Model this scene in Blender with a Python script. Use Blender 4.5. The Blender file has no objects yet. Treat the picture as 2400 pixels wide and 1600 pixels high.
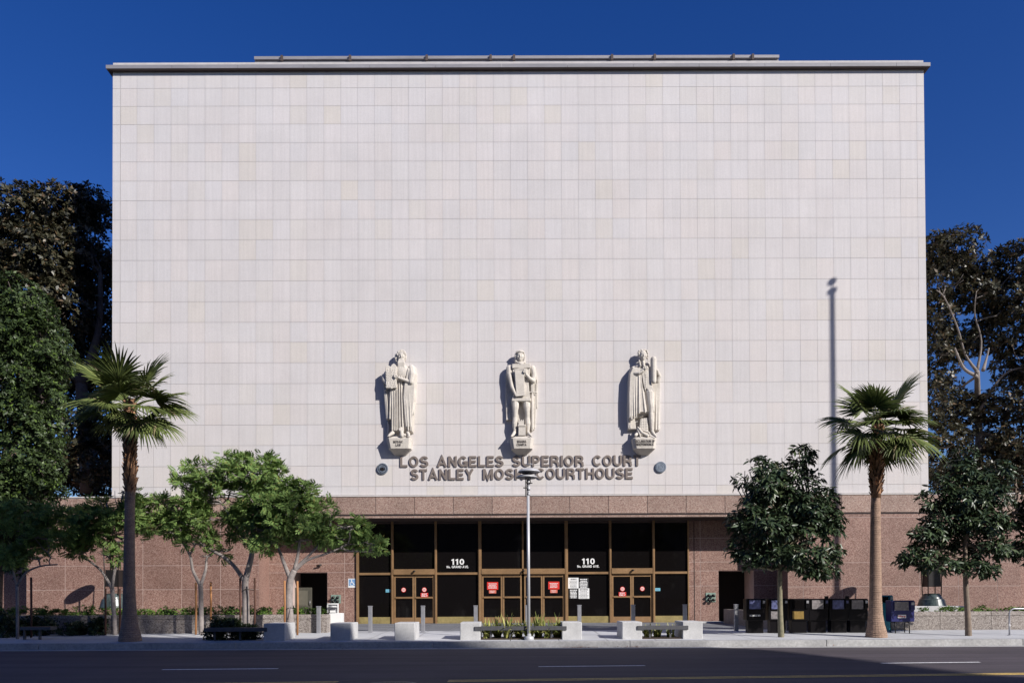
import bpy, math, random
import numpy as np
from mathutils import Vector, Matrix, noise

# ------------------------------------------------------------------ camera
F = 1920.0                      # focal length in pixels of a 2400 px wide picture
EYE = 1.55
S = bpy.context.scene
COL = S.collection
cd = bpy.data.cameras.new("camera"); cam = bpy.data.objects.new("camera", cd); COL.objects.link(cam)
cd.sensor_width = 36; cd.lens = F/2400*36
PITCH = math.radians(0.8); ROLL = math.radians(-0.26); YAW = math.radians(-0.13)
HZ = 1400.0
PPY = HZ - F*math.tan(PITCH)
cd.shift_y = (PPY-800)/2400; cd.clip_start = .1; cd.clip_end = 3000
CR = Matrix.Rotation(YAW,3,'Z') @ Matrix.Rotation(math.pi/2+PITCH,3,'X') @ Matrix.Rotation(ROLL,3,'Z')
cam.matrix_world = Matrix.Translation((0,0,EYE)) @ CR.to_4x4()
S.camera = cam
S.render.resolution_x = 1024; S.render.resolution_y = 682

def ray(px,py):
    return CR @ Vector(((px-1200)/F, -(py-PPY)/F, -1))
def P(px,py,D):                 # point of the picture at distance D north of the camera
    d = ray(px,py); return Vector((0,0,EYE)) + d*(D/d.y)
def PG(px,py,z=0.0):            # point of the picture on the level z
    d = ray(px,py); t = (z-EYE)/d.z; return Vector((0,0,EYE)) + d*t

# ------------------------------------------------------------------ light
KX, MZ = 1.15, .92              # sun travels (-KX, 1, -MZ)
W = bpy.data.worlds.new("World"); S.world = W; W.use_nodes = True
nt = W.node_tree; nt.nodes.clear()
sky = nt.nodes.new('ShaderNodeTexSky'); sky.sky_type = 'NISHITA'; sky.sun_disc = False
elev = math.atan(MZ/math.hypot(KX,1)); azi = math.atan2(KX,-1)   # sun stands at (+KX,-1)
sky.sun_elevation = elev; sky.sun_rotation = azi
sky.air_density = 1.0; sky.dust_density = 0.7; sky.ozone_density = 3.5; sky.altitude = 400
hs = nt.nodes.new('ShaderNodeHueSaturation'); hs.inputs['Saturation'].default_value = 1.33; hs.inputs['Value'].default_value = 1.46; hs.inputs['Hue'].default_value = .522
bg = nt.nodes.new('ShaderNodeBackground'); bg.inputs[1].default_value = .056
wo = nt.nodes.new('ShaderNodeOutputWorld')
nt.links.new(sky.outputs[0],hs.inputs['Color']); nt.links.new(hs.outputs[0],bg.inputs[0]); nt.links.new(bg.outputs[0],wo.inputs[0])
sl = bpy.data.lights.new("sun",'SUN'); sl.energy = 4.6; sl.angle = math.radians(.53); sl.color = (1,.955,.9)
so = bpy.data.objects.new("sun",sl); COL.objects.link(so)
so.rotation_euler = Vector((-KX,1,-MZ)).to_track_quat('-Z','Y').to_euler(); so.location=(30,-20,40)
S.view_settings.view_transform='Standard'; S.view_settings.look='None'; S.view_settings.exposure=0.33; S.view_settings.gamma=1
try:
    S.cycles.max_bounces=6; S.cycles.diffuse_bounces=3; S.cycles.glossy_bounces=3; S.cycles.transparent_max_bounces=6
except Exception: pass

# ------------------------------------------------------------------ materials
def lin(h):
    r=[]
    for i in (0,2,4):
        c=int(h[i:i+2],16)/255; r.append(c/12.92 if c<=.04045 else ((c+.055)/1.055)**2.4)
    return r
def col(c): return tuple(c)+(1,) if len(c)==3 else tuple(c)
def mat(name, c, rough=.7, metal=0, var=.12, scale=3.0, fine=0, fscale=60, bump=0, bscale=40, spec=.5, island=0, c2=None, stretch=None):
    """colour c broken up by large noise (var), fine speckle (fine), per-island value (island)"""
    m=bpy.data.materials.new(name); m.use_nodes=True; t=m.node_tree; N=t.nodes; L=t.links
    b=N['Principled BSDF']; b.inputs['Roughness'].default_value=rough; b.inputs['Metallic'].default_value=metal
    b.inputs['Specular IOR Level'].default_value=spec
    tc=N.new('ShaderNodeTexCoord'); co=tc.outputs['Object']
    if stretch:
        mp=N.new('ShaderNodeMapping'); mp.inputs['Scale'].default_value=stretch; L.new(co,mp.inputs[0]); co=mp.outputs[0]
    c2 = c2 or [min(1,x*(1-var)) for x in c]; c1=[min(1,x*(1+var)) for x in c] if c2 is None or var else c
    n=N.new('ShaderNodeTexNoise'); n.inputs['Scale'].default_value=scale; n.inputs['Detail'].default_value=6; n.inputs['Roughness'].default_value=.62; L.new(co,n.inputs['Vector'])
    r=N.new('ShaderNodeValToRGB'); r.color_ramp.elements[0].position=.3; r.color_ramp.elements[1].position=.7
    r.color_ramp.elements[0].color=col(c2); r.color_ramp.elements[1].color=col(c1); L.new(n.outputs['Fac'],r.inputs[0])
    out=r.outputs[0]
    if fine:
        f=N.new('ShaderNodeTexNoise'); f.inputs['Scale'].default_value=fscale; f.inputs['Detail'].default_value=3; L.new(co,f.inputs['Vector'])
        mr=N.new('ShaderNodeMapRange'); mr.inputs[1].default_value=.36; mr.inputs[2].default_value=.64; mr.inputs[3].default_value=1-fine; mr.inputs[4].default_value=1+fine; L.new(f.outputs['Fac'],mr.inputs[0])
        mx=N.new('ShaderNodeVectorMath'); mx.operation='SCALE'; L.new(out,mx.inputs[0]); L.new(mr.outputs[0],mx.inputs['Scale']); out=mx.outputs[0]
    if island:
        g=N.new('ShaderNodeNewGeometry'); mr=N.new('ShaderNodeMapRange'); mr.inputs[3].default_value=1-island; mr.inputs[4].default_value=1+island; L.new(g.outputs['Random Per Island'],mr.inputs[0])
        mx=N.new('ShaderNodeVectorMath'); mx.operation='SCALE'; L.new(out,mx.inputs[0]); L.new(mr.outputs[0],mx.inputs['Scale']); out=mx.outputs[0]
    L.new(out,b.inputs['Base Color'])
    if bump:
        f=N.new('ShaderNodeTexNoise'); f.inputs['Scale'].default_value=bscale; f.inputs['Detail'].default_value=4; L.new(co,f.inputs['Vector'])
        bp=N.new('ShaderNodeBump'); bp.inputs['Strength'].default_value=bump; bp.inputs['Distance'].default_value=.02; L.new(f.outputs['Fac'],bp.inputs['Height']); L.new(bp.outputs[0],b.inputs['Normal'])
    return m

def limestone_mat():
    m=mat('limestone',(.61,.582,.568),.85,var=.05,scale=.35,fine=.04,fscale=30,island=0)
    t=m.node_tree;N=t.nodes;L=t.links;b=N['Principled BSDF']
    src=b.inputs['Base Color'].links[0].from_socket
    g=N.new('ShaderNodeNewGeometry'); r=N.new('ShaderNodeValToRGB'); e=r.color_ramp.elements
    e[0].position=0; e[0].color=(.985,.955,.90,1); e[1].position=1; e[1].color=(1.0,1.0,1.01,1)
    x=e.new(.18); x.color=(.965,.97,.99,1); x=e.new(.35); x.color=(1.0,.985,.99,1); x=e.new(.6); x.color=(.955,.955,.965,1); x=e.new(.8); x.color=(1,.97,.955,1); 
    L.new(g.outputs['Random Per Island'],r.inputs[0])
    mx=N.new('ShaderNodeMix'); mx.data_type='RGBA'; mx.blend_type='MULTIPLY'; mx.inputs[0].default_value=1
    L.new(src,mx.inputs[6]); L.new(r.outputs[0],mx.inputs[7])
    # faint vertical rain streaks, a real stain of the stone
    tc=N.new('ShaderNodeTexCoord'); mp=N.new('ShaderNodeMapping'); mp.inputs['Scale'].default_value=(9,1,.28); L.new(tc.outputs['Object'],mp.inputs[0])
    n=N.new('ShaderNodeTexNoise'); n.inputs['Scale'].default_value=1; n.inputs['Detail'].default_value=5; L.new(mp.outputs[0],n.inputs['Vector'])
    mr=N.new('ShaderNodeMapRange'); mr.inputs[1].default_value=.3; mr.inputs[2].default_value=.62; mr.inputs[3].default_value=.945; mr.inputs[4].default_value=1; L.new(n.outputs['Fac'],mr.inputs[0])
    m2=N.new('ShaderNodeVectorMath'); m2.operation='SCALE'; L.new(mx.outputs[2],m2.inputs[0]); L.new(mr.outputs[0],m2.inputs['Scale'])
    L.new(m2.outputs[0],b.inputs['Base Color']); return m

def granite_mat(name='granite', base=(.275,.165,.135), light=(.48,.365,.31), dark=(.085,.045,.038), sc=30):
    m=bpy.data.materials.new(name); m.use_nodes=True; t=m.node_tree;N=t.nodes;L=t.links;b=N['Principled BSDF']
    b.inputs['Roughness'].default_value=.55; b.inputs['Specular IOR Level'].default_value=.35
    tc=N.new('ShaderNodeTexCoord'); v=N.new('ShaderNodeTexVoronoi'); v.inputs['Scale'].default_value=sc; L.new(tc.outputs['Object'],v.inputs['Vector'])
    sp=N.new('ShaderNodeSeparateColor'); L.new(v.outputs['Color'],sp.inputs[0])
    r=N.new('ShaderNodeValToRGB'); e=r.color_ramp.elements; e[0].position=.0; e[0].color=col(dark); e[1].position=1; e[1].color=col(light)
    x=e.new(.28); x.color=col(base); x=e.new(.68); x.color=col([base[i]*.6+light[i]*.4 for i in range(3)])
    L.new(sp.outputs[0],r.inputs[0])
    n=N.new('ShaderNodeTexNoise'); n.inputs['Scale'].default_value=.7; n.inputs['Detail'].default_value=5; L.new(tc.outputs['Object'],n.inputs['Vector'])
    mr=N.new('ShaderNodeMapRange'); mr.inputs[1].default_value=.3; mr.inputs[2].default_value=.7; mr.inputs[3].default_value=.86; mr.inputs[4].default_value=1.12; L.new(n.outputs['Fac'],mr.inputs[0])
    g=N.new('ShaderNodeNewGeometry'); m3=N.new('ShaderNodeMapRange'); m3.inputs[3].default_value=.89; m3.inputs[4].default_value=1.10; L.new(g.outputs['Random Per Island'],m3.inputs[0])
    mm=N.new('ShaderNodeMath'); mm.operation='MULTIPLY'; L.new(mr.outputs[0],mm.inputs[0]); L.new(m3.outputs[0],mm.inputs[1])
    mx=N.new('ShaderNodeVectorMath'); mx.operation='SCALE'; L.new(r.outputs[0],mx.inputs[0]); L.new(mm.outputs[0],mx.inputs['Scale']); L.new(mx.outputs[0],b.inputs['Base Color'])
    return m

def leaf_mat(name, c, c2, rough=.4, trans=.15, spec=.5, pale=None, pf=.93):
    m=bpy.data.materials.new(name); m.use_nodes=True; t=m.node_tree;N=t.nodes;L=t.links;b=N['Principled BSDF']
    b.inputs['Roughness'].default_value=rough; b.inputs['Specular IOR Level'].default_value=spec
    g=N.new('ShaderNodeNewGeometry'); r=N.new('ShaderNodeValToRGB'); e=r.color_ramp.elements
    e[0].color=col(c2); e[1].color=col(c)
    if pale:
        e[1].position=pf-.04; x=e.new(pf+.02); x.color=col(pale)
    L.new(g.outputs['Random Per Island'],r.inputs[0])
    tc=N.new('ShaderNodeTexCoord'); n=N.new('ShaderNodeTexNoise'); n.inputs['Scale'].default_value=.9; n.inputs['Detail'].default_value=3; L.new(tc.outputs['Object'],n.inputs['Vector'])
    mr=N.new('ShaderNodeMapRange'); mr.inputs[1].default_value=.3; mr.inputs[2].default_value=.7; mr.inputs[3].default_value=.75; mr.inputs[4].default_value=1.25; L.new(n.outputs['Fac'],mr.inputs[0])
    mx=N.new('ShaderNodeVectorMath'); mx.operation='SCALE'; L.new(r.outputs[0],mx.inputs[0]); L.new(mr.outputs[0],mx.inputs['Scale']); L.new(mx.outputs[0],b.inputs['Base Color'])
    if trans:
        tr=N.new('ShaderNodeBsdfTranslucent'); L.new(mx.outputs[0],tr.inputs[0]); ms=N.new('ShaderNodeMixShader'); ms.inputs[0].default_value=trans
        o=N['Material Output']; L.new(b.outputs[0],ms.inputs[1]); L.new(tr.outputs[0],ms.inputs[2]); L.new(ms.outputs[0],o.inputs[0])
    return m

def asphalt_mat():
    m=mat('asphalt',(.067,.054,.063),.85,var=.16,scale=.5,fine=.3,fscale=45,bump=.25,bscale=70)
    t=m.node_tree;N=t.nodes;L=t.links;b=N['Principled BSDF']; src=b.inputs['Base Color'].links[0].from_socket
    tc=N.new('ShaderNodeTexCoord'); mp=N.new('ShaderNodeMapping'); mp.inputs['Scale'].default_value=(.06,1.6,1); L.new(tc.outputs['Object'],mp.inputs[0])
    n=N.new('ShaderNodeTexNoise'); n.inputs['Scale'].default_value=1; n.inputs['Detail'].default_value=6; L.new(mp.outputs[0],n.inputs['Vector'])
    mr=N.new('ShaderNodeMapRange'); mr.inputs[1].default_value=.35; mr.inputs[2].default_value=.65; mr.inputs[3].default_value=.72; mr.inputs[4].default_value=1.2; L.new(n.outputs['Fac'],mr.inputs[0])
    mx=N.new('ShaderNodeVectorMath'); mx.operation='SCALE'; L.new(src,mx.inputs[0]); L.new(mr.outputs[0],mx.inputs['Scale']); L.new(mx.outputs[0],b.inputs['Base Color']); return m

M={}
M['lime']=limestone_mat()
M['joint']=mat('stone_joint',(.50,.47,.455),.9,var=.1)
M['statue']=mat('carved_limestone',(.57,.525,.465),.85,var=.14,scale=2.5,fine=.07,fscale=18,bump=.12,bscale=25)
M['cornice']=mat('cornice_metal',(.25,.24,.255),.6,var=.16,scale=1.2,stretch=(.4,1,3),fine=.06,fscale=12)
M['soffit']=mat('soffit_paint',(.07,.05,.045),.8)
M['granite']=granite_mat('granite',(.215,.118,.093),(.365,.25,.205),(.125,.065,.052),34)
M['granite_band']=granite_mat('granite_band',(.28,.178,.142),(.43,.33,.275),(.17,.105,.085),34)
M['granite_joint']=mat('granite_mortar',(.52,.40,.36),.8)
M['groove']=mat('dark_groove',(.03,.02,.02),.9)
M['aggregate']=granite_mat('exposed_aggregate',(.235,.20,.18),(.40,.36,.33),(.12,.095,.085),34)
M['bronze']=mat('bronze_frame',(.33,.20,.10),.42,.35,var=.18,scale=1.5,fine=.06,fscale=14)
M['brass']=mat('kick_plate_brass',(.34,.27,.115),.45,.35,var=.25,scale=1.2,fine=.1,fscale=9)
M['glass']=mat('dark_glass',(.006,.005,.005),.06,var=0,spec=.28)
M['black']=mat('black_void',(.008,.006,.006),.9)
M['ledge']=mat('pale_ledge',(.55,.52,.50),.7)
M['letters']=mat('bronze_letters',(.20,.165,.145),.55,.15,var=.12,scale=4)
M['seal']=mat('seal_bronze',(.22,.26,.32),.5,.3,var=.25,scale=12)
M['seal2']=mat('seal_light',(.28,.32,.38),.5,.2,var=.2,scale=20)
M['asphalt']=asphalt_mat()
M['patch']=mat('asphalt_patch',(.045,.04,.047),.8,var=.15,fine=.25,fscale=50,bump=.3,bscale=60)
M['concrete']=mat('sidewalk_concrete',(.37,.37,.385),.9,var=.10,scale=.8,fine=.06,fscale=25,bump=.1,bscale=40)
M['concrete_dark']=mat('slate_paving',(.20,.205,.22),.85,var=.14,scale=.8,fine=.08,fscale=20)
M['curb']=mat('curb_concrete',(.38,.375,.37),.9,var=.16,scale=1.3,fine=.12,fscale=16,bump=.2,bscale=30)
M['block']=mat('cast_concrete',(.49,.485,.48),.85,var=.15,scale=2.2,fine=.06,fscale=20,bump=.1,bscale=30)
M['white_paint']=mat('road_paint_white',(.85,.85,.86),.7,var=.25,scale=4,fine=.25,fscale=20)
M['yellow_paint']=mat('road_paint_yellow',(.86,.56,.16),.7,var=.25,scale=4,fine=.25,fscale=20)
M['steel']=mat('brushed_steel',(.42,.42,.44),.38,.6,var=.1,scale=6)
M['rail']=mat('dark_rail',(.10,.10,.108),.5,.3,var=.15,scale=6)
M['pole']=mat('grey_pole_paint',(.50,.50,.52),.45,.2,var=.05)
M['white']=mat('white_enamel',(.78,.78,.77),.4,var=.03)
M['wood']=mat('stake_wood',(.40,.185,.075),.8,var=.25,scale=8,stretch=(1,1,.2))
M['bark']=mat('grey_bark',(.27,.235,.22),.85,var=.3,scale=7,bump=.4,bscale=25)
M['bark_pale']=mat('pale_bark',(.22,.19,.17),.8,var=.25,scale=5)
M['bark_dark']=mat('dark_bark',(.09,.07,.06),.9,var=.3,scale=6)
M['palm_bark']=mat('palm_bark',(.30,.20,.145),.9,var=.22,scale=3,fine=.25,fscale=24,bump=.4,bscale=30,stretch=(1,1,3))
M['palm_boot']=mat('palm_leaf_base',(.33,.18,.10),.85,var=.3,scale=4,island=.45)
M['inscr']=mat('carved_letter',(.11,.095,.085),.9,var=.1)
M['wood_dark']=mat('dark_stake_wood',(.10,.045,.03),.8,var=.25,scale=8)
M['soil']=mat('soil',(.05,.035,.028),.95,var=.3)
M['marble']=mat('green_marble',(.012,.018,.018),.32,var=.2,scale=7,c2=(.09,.12,.115),spec=.5)
M['darkmetal']=mat('dark_metal',(.025,.022,.022),.45,.4)
M['newsblack']=mat('black_enamel',(.007,.006,.007),.3,spec=.2)
M['navy']=mat('navy_enamel',(.018,.02,.11),.35)
M['teal']=mat('teal_enamel',(.02,.22,.30),.35)
M['paper']=mat('newsprint',(.20,.18,.18),.5,var=.5,scale=11)
M['paperblue']=mat('newsprint_blue',(.10,.11,.22),.3,var=.7,scale=9)
M['yellowlabel']=mat('yellow_label',(.24,.15,.03),.5,var=.3,scale=9)
M['red']=mat('red_sign',(.62,.03,.02),.5,var=.05)
M['salmon']=mat('faded_red_sign',(.62,.16,.11),.5,var=.05)
M['signwhite']=mat('sign_white',(.8,.8,.79),.6,var=.02)
M['signblue']=mat('access_blue',(.16,.30,.52),.5,var=.04)
M['cyan']=mat('cyan_sticker',(.16,.45,.55),.5,var=.2,scale=30)
M['green_patina']=mat('verdigris',(.22,.30,.25),.6,.2,var=.3,scale=9)
M['gate']=mat('gate_metal',(.10,.095,.075),.5,.3,var=.15)
M['hall']=mat('hall_stone',(.22,.2,.19),.8)
M['iron']=mat('cast_iron',(.07,.065,.068),.6,.4,var=.3,scale=20,fine=.3,fscale=40)
M['litter']=mat('dry_leaves',(.30,.15,.09),.8,island=.5)
# foliage
M['ficus_dark']=leaf_mat('big_ficus_leaf',(.060,.062,.030),(.022,.026,.014),.42,.08,.4,pale=(.17,.095,.035),pf=.84)
M['ficus_dark2']=leaf_mat('big_ficus_leaf_rust',(.066,.060,.032),(.026,.028,.016),.42,.08,.4,pale=(.12,.080,.042),pf=.88)
M['ficus_green']=leaf_mat('laurel_leaf',(.070,.105,.036),(.024,.040,.015),.45,.1,.25,pale=(.10,.16,.03),pf=.9)
M['feather']=leaf_mat('feathery_leaf',(.235,.34,.10),(.105,.18,.055),.6,.25,.15,pale=(.22,.20,.06),pf=.96)
M['glossy']=leaf_mat('glossy_leaf',(.058,.088,.042),(.025,.043,.022),.36,.08,.4,pale=(.09,.12,.05),pf=.93)
M['palm_leaf']=leaf_mat('palm_blade',(.15,.185,.055),(.07,.095,.03),.5,.15,.22,pale=(.22,.19,.10),pf=.95)
M['hedge']=leaf_mat('hedge_leaf',(.16,.26,.045),(.06,.12,.025),.5,.2,.3)
M['hedge_dark']=leaf_mat('dark_shrub_leaf',(.05,.08,.03),(.02,.035,.015),.4,.1,.4)
M['lily']=leaf_mat('lily_blade',(.52,.50,.15),(.13,.19,.04),.45,.15,.4)

# ------------------------------------------------------------------ mesh helpers
class MB:
    def __init__(s): s.v=[]; s.f=[]; s.sm=[]
    def add(s,vs,fs,smooth=False):
        o=len(s.v); s.v+= [tuple(v) for v in vs]; s.f+=[tuple(i+o for i in f) for f in fs]; s.sm+=[smooth]*len(fs); return s
    def box(s,x0,x1,y0,y1,z0,z1,bev=0):
        if bev:
            pts=[(x0+bev,x1-bev,y0+bev,y1-bev,z0),(x0,x1,y0,y1,z0+bev),(x0,x1,y0,y1,z1-bev),(x0+bev,x1-bev,y0+bev,y1-bev,z1)]
            vs=[];fs=[]
            for k,(a,b,c,d,z) in enumerate(pts):
                q=bev if k in(1,2) else bev*.3
                vs+=[(a+q,c,z),(b-q,c,z),(b,c+q,z),(b,d-q,z),(b-q,d,z),(a+q,d,z),(a,d-q,z),(a,c+q,z)]
            fs.append(tuple(range(7,-1,-1))); fs.append(tuple(range(24,32)))
            for k in range(3):
                for i in range(8):
                    j=(i+1)%8; fs.append((k*8+i,k*8+j,k*8+8+j,k*8+8+i))
            return s.add(vs,fs)
        v=[(x0,y0,z0),(x1,y0,z0),(x1,y1,z0),(x0,y1,z0),(x0,y0,z1),(x1,y0,z1),(x1,y1,z1),(x0,y1,z1)]
        return s.add(v,[(3,2,1,0),(4,5,6,7),(0,1,5,4),(1,2,6,5),(2,3,7,6),(3,0,4,7)])
    def quad(s,a,b,c,d): return s.add([a,b,c,d],[(0,1,2,3)])
    def tube(s,pts,rad,n=8,cap=True,smooth=True):
        pts=[Vector(p) for p in pts]
        if not hasattr(rad,'__len__'): rad=[rad]*len(pts)
        vs=[];fs=[]; u=None
        for i,p in enumerate(pts):
            t=(pts[min(i+1,len(pts)-1)]-pts[max(i-1,0)])
            t=t.normalized() if t.length>1e-9 else Vector((0,0,1))
            if u is None: u=t.orthogonal().normalized()
            u=(u-t*u.dot(t)); u=u.normalized() if u.length>1e-6 else t.orthogonal().normalized()
            w=t.cross(u)
            for k in range(n):
                a=2*math.pi*k/n; vs.append(p+(u*math.cos(a)+w*math.sin(a))*rad[i])
        for i in range(len(pts)-1):
            for k in range(n):
                l=(k+1)%n; fs.append((i*n+k,i*n+l,(i+1)*n+l,(i+1)*n+k))
        if cap: fs.append(tuple(range(n-1,-1,-1))); fs.append(tuple((len(pts)-1)*n+k for k in range(n)))
        return s.add(vs,fs,smooth)
    def lathe(s,c,prof,n=20,smooth=True,axis='Z'):
        c=Vector(c); vs=[];fs=[]
        for r,h in prof:
            for k in range(n):
                a=2*math.pi*k/n
                vs.append(c+(Vector((r*math.cos(a),r*math.sin(a),h)) if axis=='Z' else Vector((r*math.cos(a),-h,r*math.sin(a)))))
        for i in range(len(prof)-1):
            for k in range(n):
                l=(k+1)%n; fs.append((i*n+k,i*n+l,(i+1)*n+l,(i+1)*n+k))
        fs.append(tuple(range(n-1,-1,-1))); fs.append(tuple((len(prof)-1)*n+k for k in range(n)))
        return s.add(vs,fs,smooth)
    def prism(s,poly,y0,y1,shrink=0):          # outline in xz between depths
        n=len(poly); cx=sum(p[0] for p in poly)/n; cz=sum(p[1] for p in poly)/n
        vs=[(x,y0,z) for x,z in poly]+[(cx+(x-cx)*(1-shrink),y1,cz+(z-cz)*(1-shrink)) for x,z in poly]
        fs=[tuple(range(n)),tuple(range(2*n-1,n-1,-1))]+[(i,i+n,(i+1)%n+n,(i+1)%n) for i in range(n)]
        return s.add(vs,fs)
    def ell(s,c,r,n=14,m=10):
        vs=[];fs=[]
        for i in range(m+1):
            t=math.pi*i/m
            for k in range(n):
                a=2*math.pi*k/n; vs.append((c[0]+r[0]*math.sin(t)*math.cos(a),c[1]+r[1]*math.sin(t)*math.sin(a),c[2]+r[2]*math.cos(t)))
        for i in range(m):
            for k in range(n):
                l=(k+1)%n; fs.append((i*n+k,(i+1)*n+k,(i+1)*n+l,i*n+l))
        return s.add(vs,fs,True)
    def build(s,name,m,parent=None,recalc=False):
        me=bpy.data.meshes.new(name); off=parent_loc(parent)
        me.from_pydata([(x-off[0],y-off[1],z-off[2]) for x,y,z in s.v],[],s.f)
        me.polygons.foreach_set('use_smooth',s.sm); me.materials.append(m)
        if recalc:
            import bmesh
            bm=bmesh.new(); bm.from_mesh(me); bmesh.ops.recalc_face_normals(bm,faces=bm.faces); bm.to_mesh(me); bm.free()
        me.update(); o=bpy.data.objects.new(name,me); COL.objects.link(o)
        if parent: o.parent=parent
        return o
def parent_loc(p):
    v=Vector((0,0,0))
    while p: v+=p.location; p=p.parent
    return v
def tag(o,label=None,cat=None,group=None,kind=None):
    if label: o['label']=label
    if cat: o['category']=cat
    if group: o['group']=group
    if kind: o['kind']=kind
    return o
def thing(name,label,cat,loc=(0,0,0),group=None):
    o=bpy.data.objects.new(name,None); COL.objects.link(o); o.location=loc; o.empty_display_size=.3
    return tag(o,label,cat,group)
def struct(o): o['kind']='structure'; return o
def copy_tree(o,parent=None,loc=None,label=None):
    kids=[c for c in COL.objects if c.parent==o]
    c=o.copy(); COL.objects.link(c); c.parent=parent
    if loc is not None: c.location=loc
    if label: c['label']=label
    for k in kids: copy_tree(k,c)
    return c
def mesh_np(name,V,Fq,m,parent=None,smooth=False):
    off=parent_loc(parent); V=V-np.array(off)
    me=bpy.data.meshes.new(name); me.vertices.add(len(V)); me.vertices.foreach_set('co',V.astype(np.float32).ravel())
    k=Fq.shape[1]; me.loops.add(Fq.size); me.loops.foreach_set('vertex_index',Fq.astype(np.int32).ravel())
    me.polygons.add(len(Fq)); me.polygons.foreach_set('loop_start',np.arange(0,Fq.size,k,dtype=np.int32)); me.polygons.foreach_set('loop_total',np.full(len(Fq),k,dtype=np.int32))
    me.update(calc_edges=True); me.materials.append(m)
    o=bpy.data.objects.new(name,me); COL.objects.link(o)
    if parent: o.parent=parent
    return o


# ------------------------------------------------------------------ heavy grotesque capitals drawn as ribbons
def _arc(cx,cy,rx,ry,a0,a1,n=12): return [(cx+rx*math.cos(math.radians(a0+(a1-a0)*i/n)),cy+ry*math.sin(math.radians(a0+(a1-a0)*i/n))) for i in range(n+1)]
GL={
'A':(.86,[[(.07,0),(.43,.97),(.79,0)],[(.22,.29),(.64,.29)]]),
'B':(.76,[[(.1,0),(.1,1)],[(.1,.91),(.42,.91)]+_arc(.42,.71,.2,.2,90,-90,8)+[(.1,.51)],[(.2,.51),(.45,.51)]+_arc(.45,.3,.22,.21,90,-90,8)+[(.1,.09)]]),
'C':(.80,[_arc(.42,.5,.32,.41,38,322,20)]),
'D':(.80,[[(.1,0),(.1,1)],[(.1,.91),(.36,.91)]+_arc(.36,.5,.34,.41,90,-90,14)+[(.1,.09)]]),
'E':(.68,[[(.1,0),(.1,1)],[(.1,.91),(.66,.91)],[(.1,.5),(.61,.5)],[(.1,.09),(.68,.09)]]),
'F':(.64,[[(.1,0),(.1,1)],[(.1,.91),(.64,.91)],[(.1,.47),(.56,.47)]]),
'G':(.84,[_arc(.42,.5,.32,.41,40,330,20),[(.46,.44),(.75,.44)],[(.75,.53),(.75,0)]]),
'H':(.78,[[(.1,0),(.1,1)],[(.68,0),(.68,1)],[(.1,.52),(.68,.52)]]),
'I':(.20,[[(.1,0),(.1,1)]]),
'K':(.80,[[(.1,0),(.1,1)],[(.16,.34),(.70,1)],[(.34,.6),(.73,0)]]),
'L':(.64,[[(.1,0),(.1,1)],[(.1,.09),(.64,.09)]]),
'M':(.92,[[(.1,0),(.1,1)],[(.82,0),(.82,1)],[(.14,.96),(.46,.06),(.78,.96)]]),
'N':(.78,[[(.1,0),(.1,1)],[(.68,0),(.68,1)],[(.13,.94),(.65,.06)]]),
'O':(.84,[_arc(.42,.5,.32,.41,0,360,26)]),
'P':(.72,[[(.1,0),(.1,1)],[(.1,.91),(.42,.91)]+_arc(.42,.68,.21,.23,90,-90,9)+[(.1,.45)]]),
'R':(.78,[[(.1,0),(.1,1)],[(.1,.91),(.44,.91)]+_arc(.44,.7,.21,.21,90,-90,9)+[(.1,.49)],[(.42,.47),(.66,.32),(.68,0)]]),
'S':(.72,[_arc(.36,.71,.26,.2,15,270,12)[:-1]+[(.36,.5)]+_arc(.36,.29,.28,.2,90,-165,12)[1:]]),
'T':(.70,[[(.35,0),(.35,.95)],[(0,.91),(.70,.91)]]),
'U':(.78,[[(.1,1),(.1,.38)]+_arc(.39,.36,.29,.27,180,360,12)+[(.68,1)]]),
'V':(.80,[[(.08,1),(.40,.04),(.72,1)]]),
'W':(1.1,[[(.08,1),(.30,.05),(.55,.95),(.80,.05),(1.02,1)]]),
'X':(.78,[[(.1,0),(.68,1)],[(.1,1),(.68,0)]]),
'Y':(.80,[[(.08,1),(.40,.44)],[(.72,1),(.40,.44)],[(.40,.5),(.40,0)]]),
'0':(.68,[_arc(.34,.5,.235,.41,0,360,22)]),
'1':(.46,[[(.28,0),(.28,1)],[(.02,.76),(.26,.86)]]),
'.':(.22,[[(.11,0),(.11,.2)]]),
'o':(.58,[_arc(.29,.32,.19,.24,0,360,16)]),
}
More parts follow.
